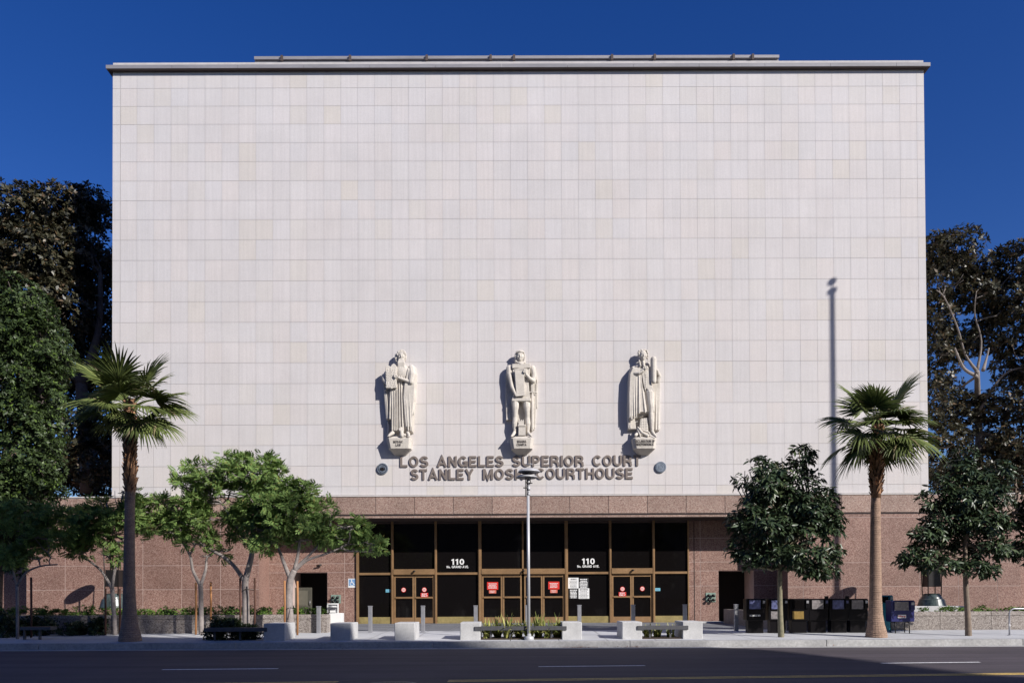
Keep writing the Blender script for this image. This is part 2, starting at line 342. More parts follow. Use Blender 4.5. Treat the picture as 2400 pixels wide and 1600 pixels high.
def ribbon(mb,pts,hw,toxyz,d0,d1):
    pts=[p for i,p in enumerate(pts) if i==0 or abs(p[0]-pts[i-1][0])+abs(p[1]-pts[i-1][1])>1e-6]
    n=len(pts); closed=abs(pts[0][0]-pts[-1][0])<1e-6 and abs(pts[0][1]-pts[-1][1])<1e-6
    L=[];R=[]
    for i in range(n):
        a=pts[i-1] if i else (pts[-2] if closed else None); b=pts[i]; c=pts[i+1] if i<n-1 else (pts[1] if closed else None)
        def nrm(p,q):
            dx,dy=q[0]-p[0],q[1]-p[1]; l=math.hypot(dx,dy); return (-dy/l,dx/l)
        n1=nrm(a,b) if a else None; n2=nrm(b,c) if c else None
        if n1 and n2:
            mx,my=n1[0]+n2[0],n1[1]+n2[1]; l=math.hypot(mx,my); mx/=l;my/=l; k=1/max(.45,mx*n1[0]+my*n1[1])
        else: mx,my=n1 or n2; k=1
        L.append((b[0]+mx*hw*k,b[1]+my*hw*k)); R.append((b[0]-mx*hw*k,b[1]-my*hw*k))
    vs=[];fs=[]
    for i in range(n):
        vs+=[toxyz(*L[i],d1),toxyz(*R[i],d1),toxyz(*L[i],d0),toxyz(*R[i],d0)]
    for i in range(n-1):
        a=i*4;b=a+4; fs+=[(a,a+1,b+1,b),(a+2,b+2,b+3,a+3),(a,b,b+2,a+2),(a+1,a+3,b+3,b+1)]
    if not closed: fs+=[(0,2,3,1),(4*n-4,4*n-3,4*n-1,4*n-2)]
    mb.add(vs,fs)
def text(name,body,x0,x1,z0,z1,y,m,parent,ext=.004,off=.0,space=1.0,hw=.098):
    total=0; pos=[]
    for ch in body:
        if ch==' ': total+=.42; continue
        w=GL[ch][0]; pos.append((ch,total)); total+=w+.13*space
    total-=.13*space; sx=(x1-x0)/total; sz=z1-z0; mb=MB(); k=0
    for ch,u in pos:
        for s in GL[ch][1]:
            k+=1; e=ext*(1+.006*(k%4)) if ext>.05 else ext+.0004*(k%4)
            ribbon(mb,s,hw,lambda a,b,d,u=u:(x0+(u+a)*sx,y-d,z0+max(0,min(1,b))*sz if False else z0+b*sz),0,e)
    return mb.build(name,m,parent,True)
def textpx(name,body,px0,px1,py0,py1,D,m,parent,ext=.004,off=0,space=1.0):
    a=P(px0,py1,D); b=P(px1,py0,D); xm=(px0+px1)/2
    return text(name,body,a.x,b.x,P(xm,py1,D).z,P(xm,py0,D).z,D,m,parent,ext,off,space)
def pbox(mb,px0,px1,py0,py1,D,d0,d1):        # box on plane D, measured in the picture; d0,d1 depth towards viewer
    xm=(px0+px1)/2; ym=(py0+py1)/2
    mb.box(P(px0,ym,D).x,P(px1,ym,D).x,D-d1,D-d0,P(xm,py1,D).z,P(xm,py0,D).z); return mb

# ------------------------------------------------------------------ ground
DG, DF = 40.0, 38.35            # glass line, granite front
DW = DF+.06                     # limestone plane
DC = 25.4                       # curb face
ZS=.32
def zs(D): return .2+(D-DC)/(29.5-DC)*(ZS-.2) if D<29.5 else ZS
m=MB(); m.quad((-900,-300,-.02),(900,-300,-.02),(900,1200,-.02),(-900,1200,-.02)); struct(m.build('ground',M['asphalt']))
m=MB()
for i in range(40):
    x0=-100+i*5
    for (a,b) in ((-3,8),(8,16),(16,DC)): m.quad((x0,a,0),(x0+5,a,0),(x0+5,b,0),(x0,b,0))
struct(m.build('road',M['asphalt']))
# curb in stones
m=MB(); x=-100
while x<100:
    w=6.1; m.box(x+.006,x+w-.006,DC,DC+.16,-.1,.2,.012); x+=w
struct(m.build('curb',M['curb']))
m=MB(); m.box(-100,100,DC-.5,DC-.004,-.05,.006); struct(m.build('gutter',M['curb']))
# sidewalk slabs
m=MB(); rnd=random.Random(3)
ys=[DC+.16,27.0,28.25,29.5,30.75]
nx=80
for r in range(len(ys)-1):
    for i in range(nx):
        x0=-61+i*1.525; g=.008
        a,b=ys[r]+g,ys[r+1]-g
        m.add([(x0+g,a,zs(a)),(x0+1.525-g,a,zs(a)),(x0+1.525-g,b,zs(b)),(x0+g,b,zs(b))],[(0,1,2,3)])
cc=mat('sidewalk_slabs',(.47,.475,.49),.9,var=.10,scale=.8,fine=.06,fscale=25,bump=.1,island=.05)
struct(m.build('sidewalk',cc))
m=MB()
m.add([(-61,DC+.1,.17),(61,DC+.1,.17),(61,29.5,ZS-.03),(-61,29.5,ZS-.03),(61,60,ZS-.03),(-61,60,ZS-.03)],[(0,1,2,3),(3,2,4,5)])
struct(m.build('sidewalk_bed',M['joint']))
m=MB(); i=0
for r in range(9):
    for i in range(22):
        x0=-14+i*1.3; g=.006; a=30.75+r*1.25
        m.add([(x0+g,a+g,ZS),(x0+1.3-g,a+g,ZS),(x0+1.3-g,a+1.25-g,ZS),(x0+g,a+1.25-g,ZS)],[(0,1,2,3)])
struct(m.build('entrance_paving',mat('slate_slabs',(.17,.175,.19),.85,var=.12,fine=.08,fscale=20,island=.14)))
# markings
def strip(name,pts,w,mm,z=.006):
    m=MB(); A,B=pts; a=PG(*A); b=PG(*B); d=(b-a).normalized(); n=Vector((-d.y,d.x,0))*w/2
    m.quad(Vector((a.x,a.y,z))-n,Vector((b.x,b.y,z))-n,Vector((b.x,b.y,z))+n,Vector((a.x,a.y,z))+n); return struct(m.build(name,mm))
strip('lane_marking',((380,1568.5),(652,1566.2)),.14,M['white_paint'])
strip('lane_marking',((1262,1561.5),(1512,1559)),.14,M['white_paint'])
strip('lane_marking',((2065,1553.5),(2296,1551)),.14,M['white_paint'])
strip('lane_marking',((-420,1575),(-160,1573)),.14,M['white_paint'])
def yl(x): return 1599.5-(x-700)*.0125
for dy,nm in ((-.11,'centre_line'),(.11,'centre_line')):
    for (xa,xb) in ((-900,790),(1050,3600)):
        a=PG(xa,yl(xa)); b=PG(xb,yl(xb)); mm=MB(); w=.062
        mm.quad((a.x,a.y+dy-w,.006),(b.x,b.y+dy-w,.006),(b.x,b.y+dy+w,.006),(a.x,a.y+dy+w,.006)); struct(mm.build(nm,M['yellow_paint']))
M['tar']=mat('tar_mark',(.02,.018,.02),.8)
M['scuff']=mat('pale_scuff',(.16,.15,.15),.8)
for a,b,w,mm in (((1893,1537),(1932,1538.3),.05,'tar'),((1965,1543.2),(1994,1545),.06,'tar'),((1624,1541.4),(1658,1541),.05,'scuff'),((1240,1537.5),(1468,1535.8),.025,'scuff'),((1050,1543),(1160,1542),.02,'scuff')): strip('road_mark',(a,b),w,M[mm],.005)
mc=PG(918,1603.5)
m=MB(); pts=[(mc.x+1.15*math.cos(2*math.pi*k/28)*(1+.05*math.sin(k*2.3)),mc.y+1.15*math.sin(2*math.pi*k/28)*(1+.06*math.sin(k*1.7)),.004) for k in range(28)]
m.add(pts,[tuple(range(28))]); struct(m.build('road_patch',M['patch']))
t=thing('manhole_cover','round iron manhole cover set in the dark road patch','manhole cover',(mc.x,mc.y,0))
m=MB(); m.lathe((mc.x,mc.y,0),[(.46,.004),(.46,.014),(.40,.014),(.40,.004)],40,False); m.build('rim',mat('worn_iron',(.16,.15,.15),.5,.4),t)
m=MB(); m.lathe((mc.x,mc.y,0),[(.385,.004),(.385,.012),(.01,.012)],36,False)
for r in (.08,.16,.24,.32):
    for k in range(int(r*70)):
        a=2*math.pi*k/int(r*70); x=mc.x+r*math.cos(a); y=mc.y+r*math.sin(a); m.box(x-.012,x+.012,y-.012,y+.012,.012,.017)
m.build('lid',M['iron'],t)

# ------------------------------------------------------------------ courthouse
XL,XR=P(262,1150,DW).x, P(2176.5,1150,DW).x
rows=[207,249,291.5,335,379,423.9,469.8,514.8,562,609.6,658.5,706.7,755,802,850.3,899,947.3,995.6,1043.9,1092.3,1140.6]
zrow=[P(560,y,DW).z for y in rows]; ZT=P(560,171,DW).z; ZB=P(560,1161,DW).z
court=thing('courthouse','huge windowless pale stone courthouse with red granite base and bronze glass entrance','courthouse',(0,DF,0))
edges=[ZT]+zrow+[ZB]
xa=XL+.35; xb=XR-.36; nc=47; cw=(xb-xa)/nc
m=MB()
cols=[(XL,xa)]+[(xa+i*cw,xa+(i+1)*cw) for i in range(nc)]+[(xb,XR)]
rnd=random.Random(5)
for r in range(len(edges)-1):
    for i,(a,b) in enumerate(cols):
        g=.0042; gl=.03 if i==1 else g; gr=.0 if i==0 else g; d=DW+rnd.uniform(0,.0015)
        z1=edges[r]-.0055; z0=edges[r+1]+.0055
        m.add([(a+gl,d,z0),(b-gr,d,z0),(b-gr,d,z1),(a+gl,d,z1)],[(0,1,2,3)])
m.build('limestone_facade',M['lime'],court)
m=MB(); m.box(XL+.01,XR-.01,DW+.012,DW+34,ZB-.02,ZT+.5); m.build('main_block',M['joint'],court)
m=MB()
for i in range(38):            # side walls clad too
    for r in range(len(edges)-1):
        a=DW+i*.9+.008; b=DW+(i+1)*.9-.008
        m.quad((XL,b,edges[r+1]+.008),(XL,a,edges[r+1]+.008),(XL,a,edges[r]-.008),(XL,b,edges[r]-.008))
        m.quad((XR,a,edges[r+1]+.008),(XR,b,edges[r+1]+.008),(XR,b,edges[r]-.008),(XR,a,edges[r]-.008))
m.build('side_wall',M['lime'],court)
# cornice
zc0=P(1200,158.5,DW-.2).z; zc1=P(1200,150.2,DW-.2).z
m=MB(); x=XL-.22
while x<XR+.22:
    w=min(3.1,XR+.22-x); m.box(x,x+w-.012,DW-.22,DW+34,zc0,zc1); x+=3.1
m.build('cornice',M['cornice'],court)
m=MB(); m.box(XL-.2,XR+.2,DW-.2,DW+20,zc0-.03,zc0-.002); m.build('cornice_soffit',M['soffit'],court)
# penthouse rails
pa=P(597,141,DW+5).x; pb=P(1825,139,DW+5).x; zp0=P(1200,150,DW+5).z-.8; zp1=P(1200,133.5,DW+5).z
m=MB(); m.box(pa,pb,DW+5,DW+25,zp0,zp1-.2); m.box(pa,pb,DW+4.9,DW+25,zp1-.15,zp1); m.build('roof_parapet',M['cornice'],court)
for px in (660,820,1000,1150,1205,1435,1535,1720,1765):
    x=P(px,140,DW+4.8).x; m=MB(); m.box(x-.06,x+.06,DW+4.8,DW+4.9,zp1-.3,zp1+.0); m.build('parapet_bracket',M['soffit'],court)
# granite base
GXL,GXR=P(62,1250,DF).x,P(2391,1250,DF).x
RXL,RXR=P(607,1250,DF).x,P(1845,1250,DF).x
zt=P(1200,1162,DF).z; zg=P(1200,1205,DF).z; zlb=P(1200,1212.5,DF).z
zl=[P(1200,1321,DF).z,P(1200,1377,DF).z]
def slabs(m,x0,x1,xs,z0,z1,zz,y,g=.011):
    xx=[x0]+[q for q in xs if x0+.1<q<x1-.1]+[x1]; zzz=[z0]+sorted(q for q in zz if z0+.05<q<z1-.05)+[z1]
    for i in range(len(xx)-1):
        for j in range(len(zzz)-1):
            m.quad((xx[i]+g,y,zzz[j]+g),(xx[i+1]-g,y,zzz[j]+g),(xx[i+1]-g,y,zzz[j+1]-g),(xx[i]+g,y,zzz[j+1]-g))
jx=[P(153+91*k,1300,DF).x for k in range(-3,28)]
m=MB()
slabs(m,GXL,RXL,jx,0,zg-.04,zl+[P(1200,1215,DF).z],DF); m.build('granite_cladding',M['granite'],court)
m=MB(); slabs(m,RXR,GXR,jx,0,zg-.04,zl+[P(1200,1215,DF).z],DF)
m.build('granite_cladding',M['granite'],court)
m=MB(); slabs(m,GXL,GXR,jx,zg+.03,zt,[],DF-.02); m.build('granite_band',M['granite_band'],court)
m=MB(); slabs(m,RXL,RXR,jx,zlb,zg-.04,[],DF); m.build('granite_lintel',M['granite_band'],court)
m=MB(); m.box(GXL+.005,RXL-.005,DF+.008,DF+2.6,0,zt-.01); m.box(RXR+.005,GXR-.005,DF+.008,DF+2.6,0,zt-.01); m.box(RXL-.005,RXR+.005,DF+.009,DF+2.6,zlb+.005,zt-.012)
m.build('base_wall',M['granite_joint'],court)
m=MB(); m.box(GXL+.003,GXR-.003,DF-.012,DF+.03,zg-.036,zg+.026); m.build('dark_reveal',M['groove'],court)
m=MB(); m.box(GXL-.02,GXR+.02,DF-.05,DF+.055,zt+.002,zt+.055); m.build('ledge',M['ledge'],court)
for a,b in ((GXL-14,GXL),(GXR,GXR+16)):
    m=MB(); m.box(a,b,DF+2,DF+12,0,zt+.2); m.build('side_wing',M['granite'],court)
m=MB(); slabs(m,GXR-.002,GXR,[],0,zt,[],DF); 
# reveals, soffit, back wall of the recess
m=MB(); m.quad((RXL,DF,0),(RXL,DG,0),(RXL,DG,zlb),(RXL,DF,zlb)); m.build('recess_side',M['granite'],court)
m=MB(); m.quad((RXR,DG,0),(RXR,DF,0),(RXR,DF,zlb),(RXR,DG,zlb)); m.build('recess_side',M['granite'],court)
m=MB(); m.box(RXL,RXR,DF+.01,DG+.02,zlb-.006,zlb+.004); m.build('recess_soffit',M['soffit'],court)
nl0,nl1=P(685,1400,DG).x,P(767,1400,DG).x; nr0,nr1=P(1685,1400,DG).x,P(1767,1400,DG).x
zn=P(720,1341,DG).z
EXL,EXR=P(836,1400,DG).x,P(1614,1400,DG).x
zq=[P(1200,1318,DG).z,P(1200,1374,DG).z,P(1200,1262,DG).z]
m=MB(); jj=[P(808,1400,DG).x,P(1642,1400,DG).x]
slabs(m,RXL,nl0,jj,0,zn,zq,DG); slabs(m,nl1,EXL,jj,0,zn,zq,DG); slabs(m,RXL,EXL,jj,zn,zlb,zq,DG); m.build('entrance_pier',M['granite'],court)
m=MB(); slabs(m,EXR,nr0,jj,0,zn,zq,DG); slabs(m,nr1,RXR,jj,0,zn,zq,DG); slabs(m,EXR,RXR,jj,zn,zlb,zq,DG)
m.build('entrance_pier',M['granite'],court)
for a,b in ((RXL,nl0),(nl1,EXL),(EXR,nr0),(nr1,RXR)):
    m=MB(); m.box(a-.002,b+.002,DG+.008,DG+1.6,0,zlb-.02); m.build('pier_core',M['granite_joint'],court)
for a,b in ((nl0,nl1),(nr0,nr1)):
    m=MB(); m.box(a+.003,b-.003,DG+.009,DG+1.6,zn+.003,zlb-.02); m.build('niche_lintel',M['granite_joint'],court)
m=MB(); m.box(P(1627.5,1400,DG).x-.02,P(1627.5,1400,DG).x+.02,DG-.004,DG+.01,ZS,zlb-.05); m.build('expansion_joint',M['groove'],court)
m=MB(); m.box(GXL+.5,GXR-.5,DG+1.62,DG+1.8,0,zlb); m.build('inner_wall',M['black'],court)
for a,b in ((nl0,nl1),(nr0,nr1)):
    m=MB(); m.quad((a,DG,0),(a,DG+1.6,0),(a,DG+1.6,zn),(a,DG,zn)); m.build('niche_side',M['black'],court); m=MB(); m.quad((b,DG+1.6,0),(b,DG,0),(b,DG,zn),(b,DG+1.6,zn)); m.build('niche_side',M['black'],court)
m=MB(); pbox(m,1640,1692,1455.5,1465,DG-1.2,-.6,.3); tag(m.build('stone_step',M['block']),'low pale stone ledge at the foot of the pier right of the doors','ledge')
# niche gate
g=thing('metal_gate','grey panelled metal gate inside the dark opening left of the entrance','gate',(P(712,1430,DG+.5).x,DG+.5,ZS))
a=P(690,1400,DG+.5).x; b=P(731,1400,DG+.5).x; z1=P(712,1376,DG+.5).z
m=MB(); m.box(a,b,DG+.5,DG+.55,ZS,z1,.01); m.build('gate_frame',M['gate'],g)
for (zz0,zz1) in ((ZS+.12,ZS+.75),(ZS+.85,z1-.15)):
    m=MB(); m.box(a+.12,b-.2,DG+.48,DG+.498,zz0,zz1); d=.05; m.box(a+.12+d,b-.2-d,DG+.46,DG+.479,zz0+d,zz1-d); m.build('gate_panel',mat('gate_panel',(.16,.15,.115),.5,.3),g)
m=MB(); m.tube([(b-.08,DG+.46,ZS+.9),(b-.08,DG+.42,ZS+1.02),(b-.08,DG+.46,ZS+1.14)],.015); m.build('handle',M['steel'],g)

# entrance glazing
ztop=zlb-.02; yb=1459
zd=P(1200,yb,DG).z
def X(px,py=1400): return P(px,py,DG).x
def Zz(py): return P(1225,py,DG).z
zfr=P(1225,1226,DG).z
bays=[(841.6,917.5,'f'),(923,1019.3,'d'),(1024.6,1121.5,'f'),(1129,1224,'dl'),(1227.7,1323.6,'dr'),(1331.3,1427.7,'f'),(1433,1529,'d'),(1534.5,1611.6,'f')]
for a,b in ((836,841.6),(1611.6,1614.5)):
    m=MB(); m.box(X(a),X(b),DG-.10,DG+.08,zd,zlb-.01); m.build('jamb',M['bronze'],court)
for a,b in ((917.5,923),(1019.3,1024.6),(1121.5,1129),(1323.6,1331.3),(1427.7,1433),(1529,1534.5)):
    m=MB(); m.box(X(a)+.0,X(b),DG-.12,DG+.08,zd,zlb-.012); m.box(X(a)+.03,X(b)-.03,DG-.14,DG-.121,zd,zlb-.012); m.build('mullion',M['bronze'],court)
m=MB(); m.box(X(1224),X(1227.7),DG-.10,DG+.08,Zz(1332),zlb-.013); m.build('mullion',M['bronze'],court)
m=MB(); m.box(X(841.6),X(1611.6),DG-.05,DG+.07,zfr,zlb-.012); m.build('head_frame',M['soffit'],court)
def doorleaf(x0,x1):
    z0=zd+.01; z1=Zz(1345.5); s=.075; y0=DG-.05; y1=DG+.01
    d=MB(); d.box(x0,x0+s,y0,y1,z0,z1); d.box(x1-s,x1,y0,y1,z0,z1)
    d.box(x0+s,x1-s,y0+.003,y1,z0,Zz(1445)); d.box(x0+s,x1-s,y0+.003,y1,Zz(1401.5),Zz(1396.5)); d.box(x0+s,x1-s,y0+.003,y1,Zz(1351.5),z1)
    o=d.build('door',M['bronze'],court)
    g=MB(); g.box(x0+s,x1-s,y0+.03,y0+.04,Zz(1445),Zz(1401.5)); g.box(x0+s,x1-s,y0+.03,y0+.04,Zz(1396.5),Zz(1351.5)); g.build('glass',M['glass'],o)
    h=MB(); h.box(x0+s,x1-s,y0-.05,y0-.02,Zz(1400.2),Zz(1397.8)); h.box(x0+s,x0+s+.03,y0-.021,y0+.002,Zz(1400.2),Zz(1397.8)); h.box(x1-s-.03,x1-s,y0-.021,y0+.002,Zz(1400.2),Zz(1397.8)); h.build('push_bar',M['bronze'],o)
for a,b,k in bays:
    x0,x1=X(a),X(b)
    ht=1340 if k=='f' else 1332
    m=MB(); m.box(x0+.02,x1-.02,DG-.005,DG+.005,Zz(ht),zfr); w=m.build('upper_window',M['glass'],court)
    if k=='f':
        m=MB(); m.box(x0,x1,DG-.08,DG+.05,Zz(1345.2),Zz(1340)); m.build('transom_bar',M['bronze'],court)
        m=MB(); m.box(x0+.02,x1-.02,DG-.005,DG+.005,Zz(1443.5),Zz(1345.2)); m.build('window',M['glass'],court)
        m=MB(); m.box(x0+.01,x1-.01,DG-.06,DG+.05,zd,Zz(1443.5)); m.box(x0+.05,x1-.05,DG-.066,DG-.061,zd+.04,Zz(1446.5)); m.build('kick_plate',M['brass'],court)
    else:
        m=MB(); m.box(x0,x1,DG-.16,DG+.05,Zz(1344.5),Zz(1332)); h=m.build('door_header',M['bronze'],court)
        if k=='d':
            c=X((a+b)/2); doorleaf(x0+.02,c-.01); doorleaf(c+.01,x1-.02); sx=c
        else:
            c=X(1178) if k=='dl' else X(1272); doorleaf(x0+.02,c-.01); doorleaf(c+.01,x1-.02); sx=X(1225.8)
        if k!='dr':
            s=MB(); s.tube([(sx,DG-.16,Zz(1337.5)),(sx,DG-.24,Zz(1337.5))],.045,10); s.ell((sx+.03,DG-.26,Zz(1337)),(.06,.05,.045)); s.build('door_sensor',M['darkmetal'],h)
m=MB(); m.box(X(836),X(1614),DG-.3,DG+.1,ZS-.01,zd-.001); m.build('threshold',M['concrete_dark'],court)

# ------------------------------------------------------------------ writing on the glass, each sticker a thing
YG=DG-.012
def sheet(name,label,cat,px0,px1,py0,py1,mm,D=YG,grp=None,th=.006):
    m=MB(); xm=(px0+px1)/2; zz0=P(xm,py1,D).z; x0=P(px0,py0,D).x
    t=thing(name,label,cat,(x0,D,zz0),grp); m.box(x0,P(px1,py0,D).x,D-th,D,zz0,P(xm,py0,D).z); m.build('panel',mm,t); return t
def bars(t,px0,px1,ys,D,mm,h=1.1,seed=1):
    r=random.Random(seed); m=MB()
    for y in ys:
        w=(px1-px0)*r.uniform(.72,1); c=(px0+px1)/2; x=c-w/2
        while x<c+w/2-1:
            l=r.uniform(1.2,4); e=min(x+l,c+w/2); a=P(x,y,D); b=P(e,y,D); m.box(a.x,b.x,D-.003,D,P(c,y+h/2,D).z,P(c,y-h/2,D).z); x=e+.7
    m.build('writing',mm,t)
for (c,nm) in ((1073,'left'),(1379,'right')):
    t=thing('street_number','white street number on the dark window '+('above the plain lower pane' if nm=='left' else 'above the pasted notices'),'number sign',(X(c),YG,Zz(1330)),'white street numbers on the glass')
    yo=0 if nm=='left' else -1.2
    textpx('digits','110',c-15,c+15,1309+yo,1322.5+yo,YG,M['signwhite'],t,.012,.045)
    textpx('street_name','No. GRAND AVE.',c-26,c+25.5,1324.8+yo,1330.2+yo,YG,M['signwhite'],t,.012,.03)
YD=DG-.05+.03-.006
for i,(px,py,lb) in enumerate(((946,1381.5,'round red and white sticker on the left leaf of the left door pair'),(994.5,1381,'round red and white sticker above the red plate of the left door pair'),(1459,1379.3,'round red and white sticker above the red plate of the right door pair'),(1505.5,1378.7,'round red and white sticker on the right leaf of the right door pair'))):
    c=P(px,py,YD); t=thing('door_sticker',lb,'sticker',c,'round warning stickers on the doors')
    m=MB(); m.lathe(c,[(.115,0),(.115,.004)],24,False,'Y'); m.build('disc',M['red'],t)
    m=MB(); m.lathe(c,[(.09,.0045),(.09,.006)],24,False,'Y'); m.build('centre',mat('pale_sticker',(.8,.62,.6),.6,var=.03),t)
    m=MB()
    for dz in(-.035,0,.035): m.box(c.x-.06,c.x+.06,c.y-.009,c.y-.0065,c.z+dz-.009,c.z+dz+.009)
    m.build('writing',M['salmon'],t)
for (a,b,y0,y1,lb) in ((986,1003.5,1388.5,1398.5,'red exit plate on the left door pair'),(1450,1467.5,1386.5,1396.5,'red exit plate on the right door pair')):
    t=sheet('exit_sign',lb,'sign',a,b,y0,y1,M['red'],DG-.075,'red exit plates on the doors'); c=(a+b)/2
    textpx('writing','EXIT',c-6,c+6,y0+1.2,y0+4.6,DG-.082,M['signwhite'],t,.003,.03); textpx('writing','ONLY',c-7,c+7,y0+5.4,y0+9,DG-.082,M['signwhite'],t,.003,.03)
for (a,b,y0,y1,lb,tx) in ((1141.5,1167.5,1363,1381,'red notice on the left leaf of the wide middle doors','THIS ENTRANCE'),(1285,1311,1362,1380,'red notice on the right leaf of the wide middle doors','')):
    t=sheet('red_notice',lb,'notice',a,b,y0,y1,M['red'],YD,'red notices on the middle doors')
    if tx: textpx('writing',tx,a+3,b-3,y0+3,y0+5.6,YD-.007,M['signwhite'],t,.003,.03); bars(t,a+2,b-2,[y0+8,y0+11,y0+14],YD-.007,M['signwhite'],1.5,3)
    else: bars(t,a+2,b-2,[y0+4.5,y0+7.5,y0+10.5,y0+13.5],YD-.007,M['signwhite'],1.4,5)
    t=sheet('small_notice','small faded red notice under the '+lb.replace(' of the wide middle doors',' of the middle doors'),'notice',a+4.5,b-4.5,y1+1,y1+8.5,M['salmon'],YD,'faded red notices'); bars(t,a+6,b-6,[y1+3.2,y1+6.3],YD-.007,M['signwhite'],1.0,8)
nb=mat('black_card',(.02,.02,.02),.6)
for (a,b,y0,y1,bgm,fg,lb,tl) in ((1331.5,1356,1353,1378,M['signwhite'],nb,'white search notice, upper left of the four pasted notices','SEARCH'),(1356.5,1379.5,1353.5,1377,nb,M['signwhite'],'black notice, upper right of the four pasted notices',''),
      (1333,1355.5,1378.6,1401.5,nb,M['signwhite'],'black notice, lower left of the four pasted notices',''),(1356,1381,1377.6,1402,M['signwhite'],nb,'white notice, lower right of the four pasted notices','')):
    t=sheet('paper_notice',lb,'notice',a,b,y0,y1,bgm,YG,'four notices pasted beside the middle doors')
    if tl: textpx('writing',tl,a+6,b-5,y0+2,y0+4.8,YG-.007,fg,t,.003,.02)
    else: bars(t,a+3,b-3,[y0+3.4],YG-.007,fg,2.2,2)
    n=5 if fg is M['signwhite'] else 6
    bars(t,a+2,b-2,[y0+7.5+k*(y1-y0-9.5)/(n-1) for k in range(n)],YG-.007,fg,2.3 if n==5 else 1.0,int(a))
for (a,b,y0,y1,lb) in ((904,915,1380,1387.2,'pale cyan sticker at the left edge of the entrance glazing'),(1534.8,1547.5,1377,1384,'pale cyan sticker right of the right door pair')):
    t=sheet('window_sticker',lb,'sticker',a,b,y0,y1,M['cyan'],YG,'cyan window stickers'); bars(t,a+1,b-3,[y0+2.5,y0+4.8],YG-.007,M['signblue'],1.2,4)
# accessibility sign
Ds=DG-.012
t=sheet('access_sign','blue and white wheelchair sign on the granite pier','sign',816,834,1355,1376,M['signwhite'],Ds)
m=MB(); pbox(m,817.5,832.5,1356.5,1372,Ds-.006,0,.004); m.build('field',M['signblue'],t)
c=P(825,1365,Ds-.012); q=1/48.
m=MB()
arc=[(c.x+q*(-.3+4.2*math.cos(a)),c.y,c.z-q*2.3+q*4.2*math.sin(a)) for a in [math.radians(100+k*16) for k in range(16)]]
m.tube(arc,.014,5); m.tube([(c.x-q*1.2,c.y,c.z+q*4.6),(c.x-q*.8,c.y,c.z-q*.3),(c.x+q*2.6,c.y,c.z-q*.3),(c.x+q*4.6,c.y,c.z-q*4.2),(c.x+q*6,c.y,c.z-q*4.0)],.017,5); m.tube([(c.x-q*1,c.y,c.z+q*2),(c.x+q*2,c.y,c.z+q*2)],.014,5)
m.ell((c.x-q*1.3,c.y,c.z+q*6.2),(.026,.008,.026)); m.build('wheelchair_symbol',M['signwhite'],t)
# little camera lamp on wall
c=P(750,1324,DG); t=thing('wall_lamp','small black fixture on the granite above the dark opening','lamp',c)
m=MB(); m.box(c.x-.05,c.x+.05,DG-.1,DG,c.z-.03,c.z+.03,.01); m.build('bracket',M['darkmetal'],t); m=MB(); m.tube([(c.x-.14,DG-.14,c.z-.03),(c.x+.1,DG-.12,c.z+.02)],[.035,.045],10); m.build('housing',M['darkmetal'],t)
# fire connections
for (px0,px1,py0,py1,lb) in ((776,799,1393,1413,'fire hose inlets on a green plate behind the white rack'),(1654,1677,1388,1410,'fire hose inlets on a green plate right of the entrance')):
    a=P(px0,py1,DG); b=P(px1,py0,DG); t=thing('fire_inlet',lb,'fire connection',((a.x+b.x)/2,DG,a.z),'fire hose inlets')
    m=MB(); m.box(a.x,b.x,DG-.03,DG,a.z,b.z,.006); m.build('plate',M['green_patina'],t)
    for i in(0,1):
        for j in(0,1):
            x=a.x+(b.x-a.x)*(.27+.46*i); z=a.z+(b.z-a.z)*(.27+.46*j); m=MB(); m.tube([(x,DG-.03,z),(x,DG-.13,z-.01),(x,DG-.2,z-.03)],[.055,.055,.075],12); m.build('inlet',M['darkmetal'],t)

# ------------------------------------------------------------------ facade lettering and seals
t=thing('wall_lettering','large raised bronze capital letters naming the courthouse on the pale wall','sign',(P(1210,1124,DW).x,DW,P(1210,1124,DW).z))
for w,a,b,y0,y1 in (('LOS',938,1004,1069,1094),('ANGELES',1025,1180,1068.6,1093.6),('SUPERIOR',1201,1368,1067.6,1092.6),('COURT',1389,1502,1066.6,1091.6),
                    ('STANLEY',963,1110,1099,1124),('MOSK',1132,1228,1098.4,1123.4),('COURTHOUSE',1256,1483,1097,1122)):
    textpx('word',w,a,b,y0,y1,DW-.0,M['letters'],t,.055,.035,1.03)
for (px,py,lb,k) in ((897,1098,'dark round bronze seal left of the big lettering',0),(1548,1094.5,'pale round bronze seal right of the big lettering',1)):
    c=P(px,py,DW); t=thing('bronze_seal',lb,'seal',c,'round seals on the wall'); R=.26
    m=MB(); m.lathe(c,[(R,0),(R,.065),(R*.93,.085),(R*.9,.075),(.01,.075)],36,False,'Y'); m.build('disc',M['seal'],t)
    m=MB()
    for rr in (.7,.45): 
        m.tube([(c.x+R*rr*math.cos(a),c.y-.085,c.z+R*rr*math.sin(a)) for a in [2*math.pi*i/24 for i in range(25)]],.006,4,False)
    for i in range(26):
        a=2*math.pi*i/26; x=c.x+R*.81*math.cos(a); z=c.z+R*.81*math.sin(a); m.box(x-.009,x+.009,c.y-.09,c.y-.08,z-.012,z+.012)
    r=random.Random(k+3)
    if k==0:
        m.box(c.x-.055,c.x+.055,c.y-.1,c.y-.08,c.z-.1,c.z+.06); m.box(c.x-.12,c.x-.075,c.y-.095,c.y-.08,c.z-.07,c.z+.03); m.box(c.x+.075,c.x+.12,c.y-.095,c.y-.08,c.z-.07,c.z+.03)
    else:
        for i in range(34):
            x=c.x+r.uniform(-.1,.1); z=c.z+r.uniform(-.1,.1); m.ell((x,c.y-.083,z),(.014,.012,.018),6,4)
    m.build('relief',M['seal2'] if k else M['darkmetal'],t)

